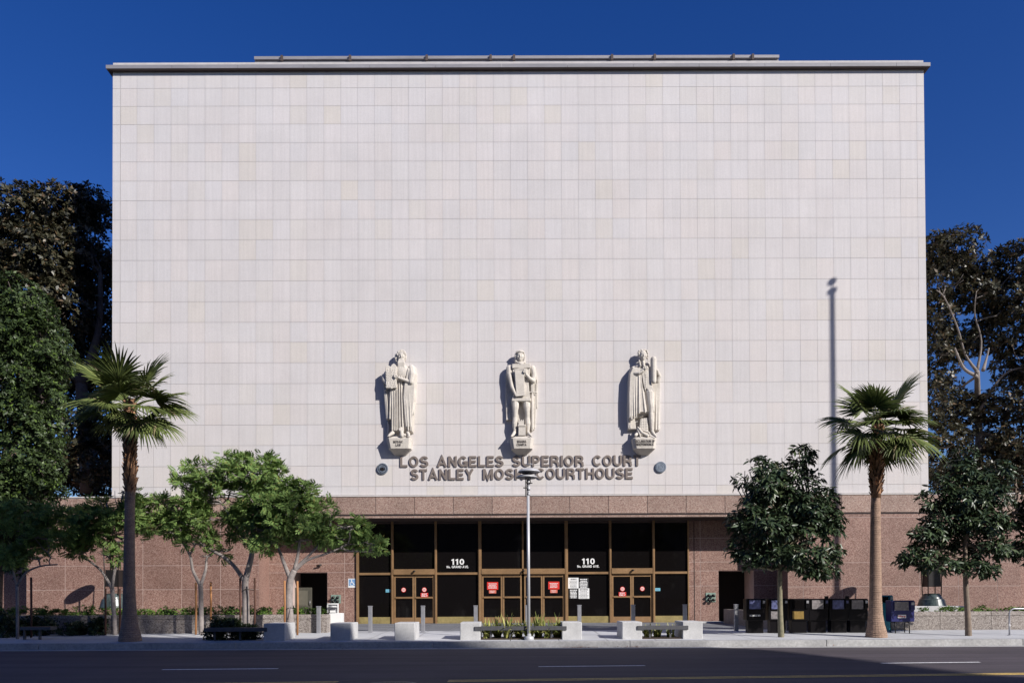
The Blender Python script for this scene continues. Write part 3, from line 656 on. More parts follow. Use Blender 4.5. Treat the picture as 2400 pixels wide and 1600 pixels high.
# ------------------------------------------------------------------ statues (carved reliefs)
Q=1/6.03*DW/F                    # metres per pixel of the enlarged study of each statue
class Fig:
    def __init__(s,ox,oy): s.o=P(ox,oy,DW); s.mb=MB()
    def p(s,x,y,d): return Vector((s.o.x+x*Q, DW-d, s.o.z-y*Q))
    def cap(s,pts,r,n=10):      # tapered limb
        P3=[s.p(*q) for q in pts]; r=[q*Q for q in r]; s.mb.tube(P3,r,n)
        for a,b in ((P3[0],r[0]),(P3[-1],r[-1])): s.mb.ell(a,(b,b,b),n,6)
    def ell(s,x,y,d,rx,ry,rd): s.mb.ell(s.p(x,y,d),(rx*Q,rd,ry*Q))
    def slab(s,poly,d0,d1,shrink=.06): s.mb.prism([(s.o.x+x*Q,s.o.z-y*Q) for x,y in poly],DW-d0,DW-d1,shrink)
    def done(s,name,parent,vox=.02,m=None):
        o=s.mb.build(name,m or M['statue'],parent,True)
        md=o.modifiers.new('r','REMESH'); md.mode='VOXEL'; md.voxel_size=vox; md.use_smooth_shade=True
        dg=bpy.context.evaluated_depsgraph_get(); dg.update(); me=bpy.data.meshes.new_from_object(o.evaluated_get(dg))
        o.modifiers.clear(); o.data=me
        if not me.materials: me.materials.append(m or M['statue'])
        s.mb=MB(); return o
def pedestal(f,t,x0,x1,xb0,xb1,lines,yt=1345,yb=1485,dd=.5):
    # hexagonal bracket: sloping top, tapering face, underside running back to the wall
    A=[f.p(x0,yt,0),f.p(x1,yt,0),f.p(x1-4,yt,dd*.8),f.p(x1-45,yt,dd),f.p(x0+45,yt,dd),f.p(x0+4,yt,dd*.8)]
    B=[f.p(xb0,yb,0),f.p(xb1,yb,0),f.p(xb1-4,yb,dd*.72),f.p(xb1-38,yb,dd*.9),f.p(xb0+38,yb,dd*.9),f.p(xb0+4,yb,dd*.72)]
    C=[f.p(xb0+75,yb+75,-.01),f.p(xb1-75,yb+75,-.01),f.p(xb1-85,yb+72,.05),f.p(xb1-100,yb+70,.08),f.p(xb0+100,yb+70,.08),f.p(xb0+85,yb+72,.05)]
    mx=(x0+x1)/2; T=[f.p(mx-120,yt-42,0),f.p(mx+120,yt-42,0),f.p(mx+90,yt-38,dd*.6),f.p(mx+40,yt-34,dd*.75),f.p(mx-40,yt-34,dd*.75),f.p(mx-90,yt-38,dd*.6)]
    m=MB(); vs=T+A+B+C; fs=[tuple(range(6)),tuple(range(23,17,-1))]
    for k in range(3):
        for i in range(6):
            j=(i+1)%6; fs.append((k*6+i,(k+1)*6+i,(k+1)*6+j,k*6+j))
    m.add(vs,fs); m.build('pedestal',M['statue'],t,True)
    for (tx,a,b,y0,y1) in lines:
        pa=f.p(a,y1,0); pb=f.p(b,y0,0); o=text('inscription',tx,pa.x,pb.x,pa.z,pb.z,DW-dd-.004,M['inscr'],t,.012,.01,1.0,.075)
        # lean with the tapering face
        me=o.data
        for v in me.vertices:
            z=v.co.z+parent_loc(t).z; fr=(A[3].z-z)/(A[3].z-B[3].z); v.co.y += dd*.1*fr
    return m
def face(f,x,y,d,s=1.0):
    """brow, nose, eye sockets, mouth, chin, ears on a head of half width 48s at x,y"""
    f.cap([(x-30*s,y-18*s,d+.105*s),(x-6*s,y-14*s,d+.125*s)],[5*s,5*s],6); f.cap([(x+6*s,y-14*s,d+.125*s),(x+30*s,y-18*s,d+.105*s)],[5*s,5*s],6)
    f.cap([(x,y-14*s,d+.125*s),(x,y+14*s,d+.152*s)],[5*s,8*s],6)
    for k in(-1,1):
        f.ell(x+k*19*s,y-3*s,d+.11*s,8*s,5*s,.02); f.ell(x+k*26*s,y+18*s,d+.09*s,14*s,14*s,.035); f.ell(x+k*50*s,y+2*s,d-.01,7*s,16*s,.03)
    f.cap([(x-12*s,y+31*s,d+.112*s),(x+12*s,y+31*s,d+.112*s)],[3.5*s,3.5*s],6); f.cap([(x-10*s,y+41*s,d+.106*s),(x+10*s,y+41*s,d+.106*s)],[3.5*s,3.5*s],6)
    f.ell(x,y+58*s,d+.07*s,16*s,11*s,.04)
def hand(f,x,y,d,ang,s=1.0,curl=1):
    """palm with four fingers and a thumb, fingers pointing along ang (degrees, 0 = right)"""
    c,sn=math.cos(math.radians(ang)),-math.sin(math.radians(ang))
    def q(u,v): return (x+(u*c-v*sn*1)*s, y+(u*sn+v*c)*s)
    f.ell(x,y,d,22*s,19*s,.045)
    for i,v in enumerate((-16,-6,5,15)):
        L=(34,40,37,28)[i]; a=q(12,v); b=q(12+L*.55,v*1.08); e=q(12+L*(1 if not curl else .9),v*1.12)
        f.cap([(a[0],a[1],d+.01),(b[0],b[1],d+.03),(e[0],e[1],d+(-.01 if curl else .02))],[6.5*s,6*s,5*s],6)
    a=q(-4,-16); b=q(10,-30); e=q(22,-30); f.cap([(a[0],a[1],d+.01),(b[0],b[1],d+.03),(e[0],e[1],d+.02)],[7*s,6.5*s,5.5*s],6)

# 1: robed lawgiver with tablets
def statue1():
    f=Fig(860,810); o=f.p(465,1485,0)
    t=thing('relief_statue','bearded robed stone figure holding tablets, leftmost of the three wall statues','statue',(o.x,DW,o.z),'carved figures on the facade')
    # robe
    f.slab([(232,470),(290,380),(330,315),(470,300),(600,292),(695,310),(712,420),(708,560),(700,780),(672,1080),(660,1255),(540,1262),(360,1236),(348,1078),(278,1066),(252,860),(236,600)],-.02,.2,.03)
    f.slab([(350,330),(600,305),(690,330),(700,560),(690,780),(660,1080),(648,1245),(545,1250),(370,1228),(345,1000),(330,640)],.15,.36,.10)
    f.slab([(590,310),(690,320),(700,600),(688,800),(660,1080),(650,1235),(560,1240),(535,1000),(520,760),(540,560)],.25,.46,.14)   # right drape
    # folds
    for (x0,y0,x1,y1,r,d) in ((246,560,290,1050,11,.22),(275,570,312,1056,9,.26),(262,640,298,1050,7,.25),(345,670,338,1060,10,.34),(372,670,372,1225,9,.38),(398,660,398,1226,8,.40),(425,650,424,1228,9,.41),(448,650,450,1228,8,.42),(472,560,482,1228,9,.42),(495,400,520,1222,10,.40),(560,620,600,1230,9,.45),(610,600,635,1235,8,.46),(660,420,672,1000,12,.38),(690,420,690,800,9,.28),(505,380,500,560,8,.42),(530,370,520,540,8,.42),(555,360,545,520,8,.42),(478,400,470,520,7,.42)):
        f.cap([(x0,y0,d-.02),((x0+x1)/2,(y0+y1)/2,d),(x1,y1,d)],[r*.7,r,r*1.15],6)
    # chest, shoulders, sleeve
    f.ell(500,400,.3,110,110,.17); f.cap([(640,350,.26),(655,450,.36),(640,555,.44)],[52,58,40]); f.ell(300,440,.2,60,70,.15)
    # neck, head, hair, beard
    f.cap([(500,300,.24),(502,200,.28)],[38,36]); f.ell(502,178,.30,48,72,.13); face(f,502,176,.30,1.0)
    r=random.Random(2)
    for k in range(20):
        a=math.radians(180+k*180/19); f.ell(502+56*math.cos(a),160+62*math.sin(a),.28+r.uniform(0,.06),15,16,.05)
    for k in range(9): f.ell(462+k*10,122+abs(k-4)*4,.36,10,12,.04)
    for k,x in enumerate((418,428,440)): f.cap([(x,150,.24),(x-2+k*4,200,.26),(x+10,250,.26)],[14,15,10],6)
    for k,x in enumerate((560,552)): f.cap([(x,150,.22),(x+2,200,.24),(x-6,240,.24)],[12,13,8],6)
    for k in range(7):
        x=460+k*14; f.cap([(x*.6+500*.4,222,.36),(x,280,.42),(x+4-k,340+10*math.sin(k*1.4),.41),(490+(k-3)*8,375,.38)],[13,12,9,4],6)
    # arms: right forearm across to the tablets, left hand carrying them from below
    f.cap([(640,560,.42),(560,530,.47),(470,500,.52)],[28,24,18]); hand(f,440,476,.55,172,.95)
    f.cap([(246,450,.24),(262,520,.32),(310,585,.42)],[30,32,22]); hand(f,345,620,.46,-22,.95,0)
    # feet on the base
    f.cap([(375,1262,.34),(330,1305,.46)],[30,18]); f.cap([(590,1262,.36),(610,1310,.48)],[28,20])
    for k in range(4): f.ell(315+k*7,1318-k*2,.50,6,7,.03); f.ell(592+k*9,1322,.52,6,6,.03)
    f.done('figure',t,.013)
    # tablets
    f.slab([(290,640),(285,345),(318,322),(357,342),(372,312),(400,295),(428,318),(440,345),(440,640)],.36,.50,.0)
    for x in (300,322,372,394,416):
        for y in range(375,620,36): f.cap([(x,y,.505),(x+(8 if y%5 else -4),y+20,.505)],[4,4],5)
    f.slab([(354,640),(354,345),(360,345),(360,640)],.49,.51,0)
    f.done('stone_tablet',t,.012)
    f.cap([(500,1200,.44),(505,1250,.46),(512,1310,.46)],[18,26,34],8); f.ell(480,1225,.48,14,26,.05); f.ell(530,1230,.47,12,30,.04); f.ell(545,1300,.48,26,22,.06)
    f.cap([(300,1090,.1),(310,1180,.14),(305,1290,.16)],[14,20,14],6)
    f.done('rocky_ground',t,.02)
    pedestal(f,t,285,655,318,637,(('MOSAIC',392,528,1376,1410),('LAW',425,496,1420,1455)))
def statue2():
    f=Fig(1150,810); o=f.p(435,1485,0)
    t=thing('relief_statue','bare-legged knight in a short tunic unrolling a charter, middle of the three wall statues','statue',(o.x,DW,o.z),'carved figures on the facade')
    # cloak behind
    f.slab([(212,400),(240,330),(300,300),(560,296),(620,330),(655,440),(662,700),(640,1000),(620,1200),(570,1240),(300,1060),(215,1080),(205,800)],-.02,.12,.02)
    for (x0,y0,x1,y1) in ((218,560,222,1060),(240,820,245,1058),(262,820,270,1056),(640,560,620,1180),(610,700,600,1200),(580,720,575,1230),(655,500,652,900)): f.cap([(x0,y0,.12),(x1,y1,.13)],[9,10],6)
    # torso and tunic
    f.slab([(300,300),(470,292),(560,305),(560,420),(540,520),(545,640),(562,812),(300,812),(318,640),(330,520),(300,420)],.08,.36,.08)
    f.ell(430,400,.27,120,110,.16); f.ell(432,640,.27,105,150,.13); f.slab([(298,775),(562,775),(568,818),(292,818)],.15,.42,.03)
    # arms
    f.cap([(265,340,.2),(262,430,.24),(285,540,.30)],[48,42,32]); f.cap([(285,540,.30),(300,620,.36),(335,700,.44)],[32,30,20]); hand(f,345,722,.47,-45,.95,0)
    f.cap([(590,340,.18),(610,440,.22),(600,530,.30)],[44,38,32]); f.cap([(600,530,.30),(545,500,.42),(500,455,.5)],[32,28,20]); hand(f,488,425,.53,100,.95)
    # legs bare, tapering, with knees
    f.cap([(345,800,.22),(345,900,.28),(342,960,.30),(340,1040,.26),(335,1130,.26),(332,1240,.26)],[58,50,38,36,40,22]); f.ell(345,960,.36,28,24,.05)
    f.cap([(500,800,.2),(508,900,.26),(512,960,.28),(515,1040,.24),(520,1130,.24),(520,1240,.24)],[58,50,38,36,40,22]); f.ell(512,958,.34,28,24,.05)
    f.cap([(332,1250,.28),(312,1290,.4),(290,1318,.5)],[24,22,14]); f.cap([(522,1250,.26),(545,1290,.38),(568,1315,.48)],[24,22,14])
    # neck, head in mail hood
    f.cap([(420,310,.16),(418,240,.2)],[46,42]); f.ell(415,178,.30,50,74,.135); face(f,415,176,.305,1.0)
    f.cap([(352,150,.28),(350,200,.27),(360,262,.26)],[14,14,24],8); f.cap([(478,150,.28),(480,200,.27),(472,262,.26)],[14,14,24],8); f.cap([(372,266,.32),(420,292,.38),(468,266,.32)],[16,20,16],8)
    f.cap([(362,128,.36),(415,118,.42),(468,128,.36)],[12,12,12],8); f.ell(414,125,.3,62,36,.13)
    # collar
    f.slab([(300,296),(558,290),(560,352),(300,356)],.3,.42,.02)
    f.done('figure',t,.013)
    f.slab([(335,385),(470,378),(500,378),(500,388),(470,395),(480,740),(360,752)],.42,.5,0); f.cap([(335,380,.48),(500,372,.5)],[9,9],8); f.cap([(372,752,.48),(478,742,.5)],[8,9],8)
    f.done('charter',t,.014)
    # sword
    f.slab([(566,556),(602,556),(602,676),(566,676)],.18,.28,0); f.cap([(550,682,.24),(648,686,.24)],[10,10],8); f.slab([(560,695),(606,695),(600,1200),(580,1240),(562,1200)],.14,.25,.05); f.cap([(583,700,.26),(583,1190,.26)],[7,7],6)
    f.done('sword',t,.014)
    # castle tower
    f.slab([(388,1170),(488,1170),(486,1300),(384,1300)],.2,.42,0); f.slab([(376,1150),(492,1150),(492,1176),(376,1176)],.18,.45,0); f.slab([(388,1090),(466,1090),(466,1150),(388,1150)],.2,.38,0)
    for x in(392,420,448): f.slab([(x,1076),(x+14,1076),(x+14,1092),(x,1092)],.2,.4,0)
    f.done('castle_tower',t,.014)
    pedestal(f,t,262,606,288,585,(('MAGNA',370,496,1372,1406),('CHARTA',362,498,1416,1450)))
def statue3():
    f=Fig(1430,810); o=f.p(458,1485,0)
    t=thing('relief_statue','cloaked man in a waistcoat raising a rolled scroll, rightmost of the three wall statues','statue',(o.x,DW,o.z),'carved figures on the facade')
    f.slab([(240,520),(262,360),(300,300),(360,280),(520,280),(640,340),(700,450),(702,600),(690,1060),(684,1225),(600,1225),(520,1000),(400,1045),(330,1050),(350,1210),(232,1212),(228,900)],-.02,.2,.03)
    f.slab([(255,420),(300,310),(450,335),(430,420),(430,560),(470,700),(510,990),(385,995),(330,1050),(300,1050),(240,1080),(240,700)],.12,.42,.08)
    for (x0,y0,x1,y1,r,d) in ((290,420,280,1070,12,.40),(310,400,315,1060,9,.43),(345,380,345,1040,9,.44),(385,400,385,990,12,.46),(410,440,470,980,10,.44),(250,560,245,1190,10,.26),(268,1100,268,1190,10,.3),(640,620,628,1210,10,.22),(670,600,665,1210,10,.2),(690,480,688,1200,8,.14),(560,600,600,960,9,.36)): f.cap([(x0,y0,d-.04),(x1,y1,d)],[r*.7,r*1.1],6)
    # waistcoat / coat
    f.slab([(440,330),(520,330),(560,420),(560,560),(600,690),(530,702),(485,640),(470,700),(440,560),(420,420)],.2,.44,.06); f.ell(490,440,.3,75,120,.16)
    for y in range(450,620,24): f.ell(478,y,.46,5,5,.02)
    # breeches and legs
    f.cap([(540,690,.26),(545,800,.30),(555,900,.33),(555,980,.32),(562,1080,.30),(565,1180,.28),(575,1240,.28)],[68,58,46,36,40,28,22]); f.ell(552,975,.38,28,22,.05)
    f.cap([(480,700,.18),(500,850,.2),(510,960,.2)],[50,44,34])
    f.cap([(575,1245,.3),(590,1290,.42),(610,1322,.52)],[26,24,16]); f.cap([(370,1270,.26),(330,1300,.42)],[30,20])
    # right forearm and hand on the breast; left arm raised holding the scroll
    f.cap([(330,430,.38),(385,430,.46),(440,402,.5)],[26,24,19]); hand(f,470,372,.55,35,.9)
    f.cap([(660,520,.16),(680,450,.22),(660,420,.3)],[34,32,26]); f.cap([(660,430,.3),(640,390,.44)],[26,20]); hand(f,612,362,.5,170,.95)
    # neck, cravat, collar, head with tied hair
    f.cap([(450,300,.2),(452,240,.24)],[36,32]); f.ell(400,325,.22,60,40,.12); f.ell(500,300,.2,50,40,.12); f.cap([(455,262,.33),(458,325,.40)],[13,20],8); f.cap([(414,232,.26),(385,262,.30),(352,276,.30)],[5,9,5],6); f.cap([(395,215,.26),(410,320,.4)],[12,12],6)
    f.ell(452,165,.31,50,72,.135); face(f,455,165,.31,1.0)
    for (x,y,rx,ry) in ((395,150,20,26),(388,125,14,18),(400,105,18,20),(430,92,26,16),(470,90,28,15),(505,105,18,20),(515,135,16,26),(520,175,15,22),(512,205,13,20)): f.ell(x,y,.28,rx,ry,.08)
    f.done('figure',t,.013)
    f.cap([(590,235,.46),(590,545,.46)],[42,38],12); f.cap([(560,240,.44),(558,540,.44)],[14,14],8)
    f.done('scroll',t,.014)
    f.slab([(405,1050),(515,1040),(525,1290),(430,1310),(370,1280),(390,1200)],.12,.3,.05)
    for y in range(1060,1290,36): f.cap([(410,y,.3),(515,y-4,.3)],[5,5],5)
    for x in (430,462,494): f.cap([(x,1050,.3),(x,1270,.3)],[4,4],5)
    f.cap([(370,1180,.32),(420,1260,.42),(500,1310,.46)],[12,18,22],6); f.cap([(360,1200,.3),(390,1280,.4),(400,1320,.44)],[10,14,14],6); f.cap([(440,1230,.38),(520,1260,.42),(540,1310,.42)],[12,14,14],6)
    f.done('carved_bundle',t,.018)
    pedestal(f,t,285,632,310,615,(('DECLARATION OF',316,600,1368,1404),('INDEPENDENCE',330,586,1412,1448)))
statue1(); statue2(); statue3()

# ------------------------------------------------------------------ foliage tools
rng=np.random.default_rng(11)
def unit(a): return a/np.maximum(np.linalg.norm(a,axis=-1,keepdims=True),1e-9)
def inst(TV,TF,pos,dirv,nrm,scale):
    """copies of a template (length along +y, face along +z) at pos, pointing along dirv"""
    Y=unit(dirv); X=unit(np.cross(Y,nrm)); Z=np.cross(X,Y); s=scale[:,None,None]
    V=(TV[None,:,0:1]*X[:,None]+TV[None,:,1:2]*Y[:,None]+TV[None,:,2:3]*Z[:,None])*s+pos[:,None]
    n=len(TV); Fq=(TF[None]+(np.arange(len(pos))*n)[:,None,None]).reshape(-1,TF.shape[1])
    return V.reshape(-1,3),Fq
LEAF=(np.array([(0,0,0),(.24,.42,.05),(0,1,-.10),(-.24,.42,.05)],float),np.array([(0,1,2,3)]))
LONG=(np.array([(0,0,0),(.15,.3,.03),(.13,.65,.0),(0,1,-.16),(-.13,.65,.0),(-.15,.3,.03),(0,.3,-.02),(0,.66,-.05)],float),np.array([(0,1,7,6),(1,2,3,7),(0,6,7,5),(5,7,3,4)]))
def pinnate(k=5):
    V=[];Fc=[]
    for i in range(k):
        y=.18+.7*i/k
        for s in(-1,1):
            o=len(V); L=.30*(1-.35*abs(i/k-.4)); bx=0; dx=s*L; dy=.14
            V+=[(bx,y,0),(bx+dx*.45+.0,y+dy*.1-.035,.02),(bx+dx,y+dy,-.06),(bx+dx*.5,y+dy*.9+.045,.02)]
            Fc.append((o,o+1,o+2,o+3))
    o=len(V); V+=[(0,.85,0),(.06,.95,.01),(0,1.15,-.05),(-.06,.95,.01)]; Fc.append((o,o+1,o+2,o+3))
    return np.array(V,float),np.array(Fc)
PINN=pinnate()
def ells_from_px(L,D,sc=None):
    out=[]
    for e in L:
        px,py,rx,ry=e[:4]; d=D+(e[4] if len(e)>4 else 0); rd=e[5] if len(e)>5 else None
        c=P(px,py,d); s=d/F; out.append((np.array(c),np.array([rx*s,(rd if rd else max(rx,ry)*s*.85),ry*s])))
    return out
def scatter(E,n,shell=.55,hole=.0,hs=.8,seed=0):
    vol=np.array([e[1].prod()**.8 for e in E]); vol/=vol.sum(); k=rng.choice(len(E),n,p=vol)
    u=unit(rng.normal(size=(n,3))); r=(shell**3+(1-shell**3)*rng.random(n))**(1/3)
    C=np.array([e[0] for e in E])[k]; R=np.array([e[1] for e in E])[k]
    pos=C+u*r[:,None]*R; out=unit(u/R)
    if hole:
        keep=np.array([noise.noise(Vector(p*hs)+Vector((seed*7.1,0,0)))>-hole for p in pos]); pos,out=pos[keep],out[keep]
    return pos,out
def whorls(pos,out,n,size,T,droop=.2,spread=1.0,jit=.35,up=.4):
    N=len(pos); a=np.tile(np.arange(n)*2*np.pi/n,(N,1))+rng.random((N,1))*6.28+rng.normal(size=(N,n))*.25
    ax=unit(out+np.array([0,0,up])+rng.normal(size=out.shape)*jit); t=unit(np.cross(ax,rng.normal(size=ax.shape))); b=np.cross(ax,t)
    d=(t[:,None]*np.cos(a)[...,None]+b[:,None]*np.sin(a)[...,None])*spread+ax[:,None]*(.35+.5*rng.random((N,n,1)))
    d=d+np.array([0,0,-droop]); nr=ax[:,None]+rng.normal(size=d.shape)*.25
    p=pos[:,None]+unit(d)*size*.12+rng.normal(size=d.shape)*size*.15
    sc=size*(.7+.55*rng.random(N*n))
    return inst(T[0],T[1],p.reshape(-1,3),d.reshape(-1,3),nr.reshape(-1,3),sc)
def limb(m,a,b,r0,r1,wig=.06,n=6,seed=0):
    rd=random.Random(seed); a=Vector(a);b=Vector(b);L=(b-a).length; pts=[];rad=[]
    for i in range(n+1):
        t=i/n; o=Vector((rd.uniform(-1,1),rd.uniform(-1,1),rd.uniform(-1,1)))*wig*L*math.sin(math.pi*t)
        pts.append(a.lerp(b,t)+o+Vector((0,0,-.08*L*math.sin(math.pi*t)))); rad.append(r0+(r1-r0)*t)
    m.tube(pts,rad,7); return pts
def tree(name,label,cat,D,trunk,limbs,E,nclump,whn,size,T,leafm,barkm,droop=.2,spread=1,up=.4,shell=.5,hole=.2,hs=.8,sub=7,group=None,seed=1,twig=.012):
    """trunk: [(px,py,width px)], limbs: lists of the same, E crown ellipsoids measured in the picture"""
    global rng
    rng=np.random.default_rng(seed)
    b=P(trunk[0][0],trunk[0][1],D); t=thing(name,label,cat,b,group)
    m=MB(); s=D/F
    def pl(L): return [P(q[0],q[1],D+(q[3] if len(q)>3 else 0)) for q in L],[max(.012,q[2]*s/2) for q in L]
    def smooth(pts,rad):
        o=[];r=[]
        for i in range(len(pts)-1):
            p0=pts[max(0,i-1)];p1=pts[i];p2=pts[i+1];p3=pts[min(len(pts)-1,i+2)]
            for k in range(4):
                u=k/4; q=.5*((2*p1)+(p2-p0)*u+(2*p0-5*p1+4*p2-p3)*u*u+(3*p1-p0-3*p2+p3)*u**3); o.append(q); r.append(rad[i]+(rad[i+1]-rad[i])*u)
        o.append(pts[-1]); r.append(rad[-1]); return o,r
    p,r=pl(trunk); p,r=smooth(p,r); p[0]=p[0]-Vector((0,0,.1)); m.tube(p,r,10); ends=[(p[-1],r[-1])]
    nodes=[(p[i],r[i]) for i in range(len(p)//2,len(p))]
    for L in limbs:
        q,rr=pl(L); q,rr=smooth(q,rr); m.tube(q,rr,8); nodes+=list(zip(q[2:],rr[2:]))
    Es=ells_from_px(E,D)
    rd=random.Random(seed)
    for ci,(c,R) in enumerate(Es):
        cv=Vector(c); best=min(nodes,key=lambda n:(n[0]-cv).length+ (3 if n[0].z>cv.z+R[2]*.6 else 0))
        pts=limb(m,best[0],cv,min(best[1]*.75,.09),.03,seed=seed*31+ci)
        for k in range(sub):
            u=Vector((rd.gauss(0,1),rd.gauss(0,1),rd.gauss(0,1)+.3)).normalized(); e=cv+Vector((u.x*R[0],u.y*R[1],u.z*R[2]))*.88
            limb(m,pts[rd.randint(3,len(pts)-1)],e,.026,twig,seed=seed*97+ci*13+k,n=4)
    m.build('trunk',barkm,t)
    pos,out=scatter(Es,nclump,shell,hole,hs,seed)
    V,Fc=whorls(pos,out,whn,size,T,droop,spread,.35,up)
    mesh_np('crown',V,Fc,leafm,t); return t

# ------------------------------------------------------------------ trees
tree('ficus_tree','tall dark brownish tree behind the left edge of the pale wall','tree',42.2,[(205,1150,34),(200,1020,30),(190,900,26)],
     [[(190,900,26),(130,800,18),(80,690,10)],[(190,900,26),(230,780,16),(235,640,9)]],
     [(60,500,95,60,0,2),(150,490,80,50,.2,2),(215,485,50,50,1.5,1.6),(20,590,90,70,0,2),(110,600,80,80,-.3,2),(190,600,75,90,.8,2),(250,640,60,110,2,1.4),(60,700,100,80,0,2),(160,730,80,80,0,2),(240,800,70,90,1.6,1.6),(60,830,90,90,.5,2),(150,880,70,60,.8,2),(235,900,60,55,2,1.6),(70,960,80,60,1,2),(250,1010,60,80,1,1.5),(190,1010,60,60,-.6,1),(215,1080,60,60,-.4,1),(120,1080,110,55,1.5,2),(220,1120,70,50,1.5,1.6),(40,1130,90,60,0,2),(-60,700,80,240,0,2)],
     11000,8,.25,LEAF,M['ficus_dark2'],M['bark_dark'],droop=.1,up=.7,shell=.3,hole=.40,hs=.55,sub=5,seed=3)
tree('laurel_tree','dense green tree at the left margin in front of the dark brownish one','tree',31.0,[(-20,1490,46),(-15,1350,40),(0,1200,36),(20,1050,24)],
     [[(20,1050,24),(90,930,12),(110,850,8)],[(0,1200,36),(-60,1050,18),(-80,900,10)]],
     [(35,690,55,45,0,1),(75,720,50,45,0,1.2),(10,780,110,75,0,1.6),(90,800,65,65,-.3,1.4),(125,835,50,45,-.2,1.2),(60,880,90,60,0,1.6),(20,960,110,80,0,1.6),(105,935,50,50,-.4,1.2),(100,1010,50,55,-.4,1.2),(60,1060,80,60,0,1.5),(95,1100,45,45,-.4,1.2),(10,1140,100,60,0,1.6),(110,1150,40,22,-.3,1),(-80,850,90,200,0,1.6),(-60,1180,110,70,0,1.6),(40,1230,60,50,.2,1.4),(10,1300,50,60,.4,1.2)],
     11500,8,.15,LEAF,M['ficus_green'],M['bark_dark'],droop=.25,up=.5,shell=.35,hole=.22,hs=1.1,sub=5,seed=4)
tree('ficus_tree','tall dark brownish tree with pale limbs right of the pale wall','tree',42.5,[(2290,1160,22,2.2),(2296,1060,18,2),(2292,960,15,1.6),(2290,870,11,.2)],
     [[(2290,870,9,.4),(2262,830,5,.3),(2245,770,4,0),(2215,700,3,-.5),(2195,680,2,-.8)],[(2290,870,8,.4),(2300,800,4,.3),(2285,740,3,0),(2286,700,2.5,-.6)],[(2296,960,9,1),(2350,880,5,.6),(2400,860,3,.4)],[(2290,885,8,.3),(2286,880,9,-.7),(2262,866,7,-1.1),(2250,845,5,-1.2),(2238,815,3,-1.2)],[(2304,868,9,-1.2),(2312,840,5,-1.0),(2318,815,3,-1.0)]],
     [(2240,590,60,50,0,1.8),(2190,600,55,55,1,1.5),(2300,630,50,40,.4,1.8),(2390,620,70,55,0,2),(2210,660,60,60,.5,1.6),(2290,680,70,45,0.8,1.8),(2380,700,80,70,.6,2),(2190,740,45,60,1.2,1.4),(2360,780,90,60,1.4,1.6),(2200,830,55,60,1.2,1.5),(2250,800,50,50,1.8,1.2),(2400,860,70,50,.8,1.8),(2190,930,60,70,.8,1.6),(2260,960,50,45,1.8,1.3),(2350,950,70,45,1.2,1.8),(2200,1050,70,70,1,1.6),(2320,1030,60,35,1.6,1.4),(2400,1040,80,70,.8,1.8),(2260,1110,110,45,1.4,1.6),(2390,1130,90,60,1,1.8),(2480,800,60,240,0,2)],
     8500,8,.235,LEAF,M['ficus_dark2'],M['bark_pale'],droop=.1,up=.6,shell=.3,hole=.27,hs=.62,sub=5,seed=8)

GR='young feathery trees by the left planter'
def feather(label,D,trunk,limbs,E,n,seed,sub=6): 
    E=[(e[0],e[1],e[2],e[3]*.74)+((e[4],) if len(e)>4 else (0,))+(max(e[2],e[3])*D/F*.7,) for e in E]
    return tree('feathery_tree',label,'tree',D,trunk,limbs,E,int(n*.72),5,.30,PINN,M['feather'],M['bark'],droop=.22,up=.75,spread=1.15,shell=.1,hole=.10,hs=1.5,sub=sub,group=GR,seed=seed,twig=.008)
feather('bright green feathery tree with a pale trunk between two stakes near the entrance',28.3,[(680,1462,19),(677,1405,17),(680,1360,16),(690,1335,13)],
    [[(682,1360,12),(668,1325,9),(655,1290,7),(640,1250,5)],[(690,1335,10),(700,1290,7),(704,1240,5)],[(690,1338,9),(720,1312,6),(770,1295,5),(815,1274,4)],[(688,1335,8),(735,1290,5),(760,1255,4)]],
    [(650,1140,50,26),(700,1150,48,26),(610,1170,45,28),(660,1180,70,30,-.4),(730,1190,55,28,.3),(690,1225,80,28,-.3),(630,1235,55,28,.4),(775,1225,50,26),(825,1232,45,24,-.3),(800,1258,60,22,.2),(862,1268,36,13),(850,1285,40,9,.3),(890,1284,16,7),(625,1275,50,22),(720,1262,55,20,.4),(605,1210,50,30,.5)],1250,21)
feather('largest feathery tree with a dark trunk rising out of the clipped bush',28.9,[(577,1470,17),(576,1400,16),(575,1362,15),(590,1300,12),(596,1230,9)],
    [[(575,1364,12),(548,1325,9),(520,1302,8),(480,1280,6),(440,1255,5)],[(596,1230,8),(600,1160,6),(610,1110,4)],[(590,1290,8),(560,1240,6),(520,1180,4)],[(594,1260,7),(640,1200,5)]],
    [(600,1082,50,20),(540,1078,45,18),(640,1100,30,18),(480,1092,50,18),(430,1112,34,14,.3),(560,1110,80,26,-.3),(470,1130,50,18,-.2),(620,1140,50,30,.4),(540,1155,70,26,.3),(480,1172,60,18),(585,1195,60,30),(530,1215,45,22,.3),(560,1250,40,18,.4),(415,1128,22,8)],1050,22)
feather('slim feathery tree forking low, left of the clipped bush',29.0,[(472,1480,12),(471,1400,11),(470,1370,11)],
    [[(470,1372,9),(452,1335,7),(445,1300,6),(420,1262,5),(385,1240,4)],[(470,1372,9),(482,1335,7),(486,1305,5),(510,1290,4)],[(445,1300,5),(470,1250,4)]],
    [(430,1190,50,20),(395,1172,40,16,.2),(460,1215,50,18,-.2),(400,1215,45,20,.3),(470,1258,34,13),(455,1272,28,8,-.3),(510,1296,34,11,.2),(540,1288,26,9),(430,1240,45,16),(485,1302,18,8)],560,23,5)
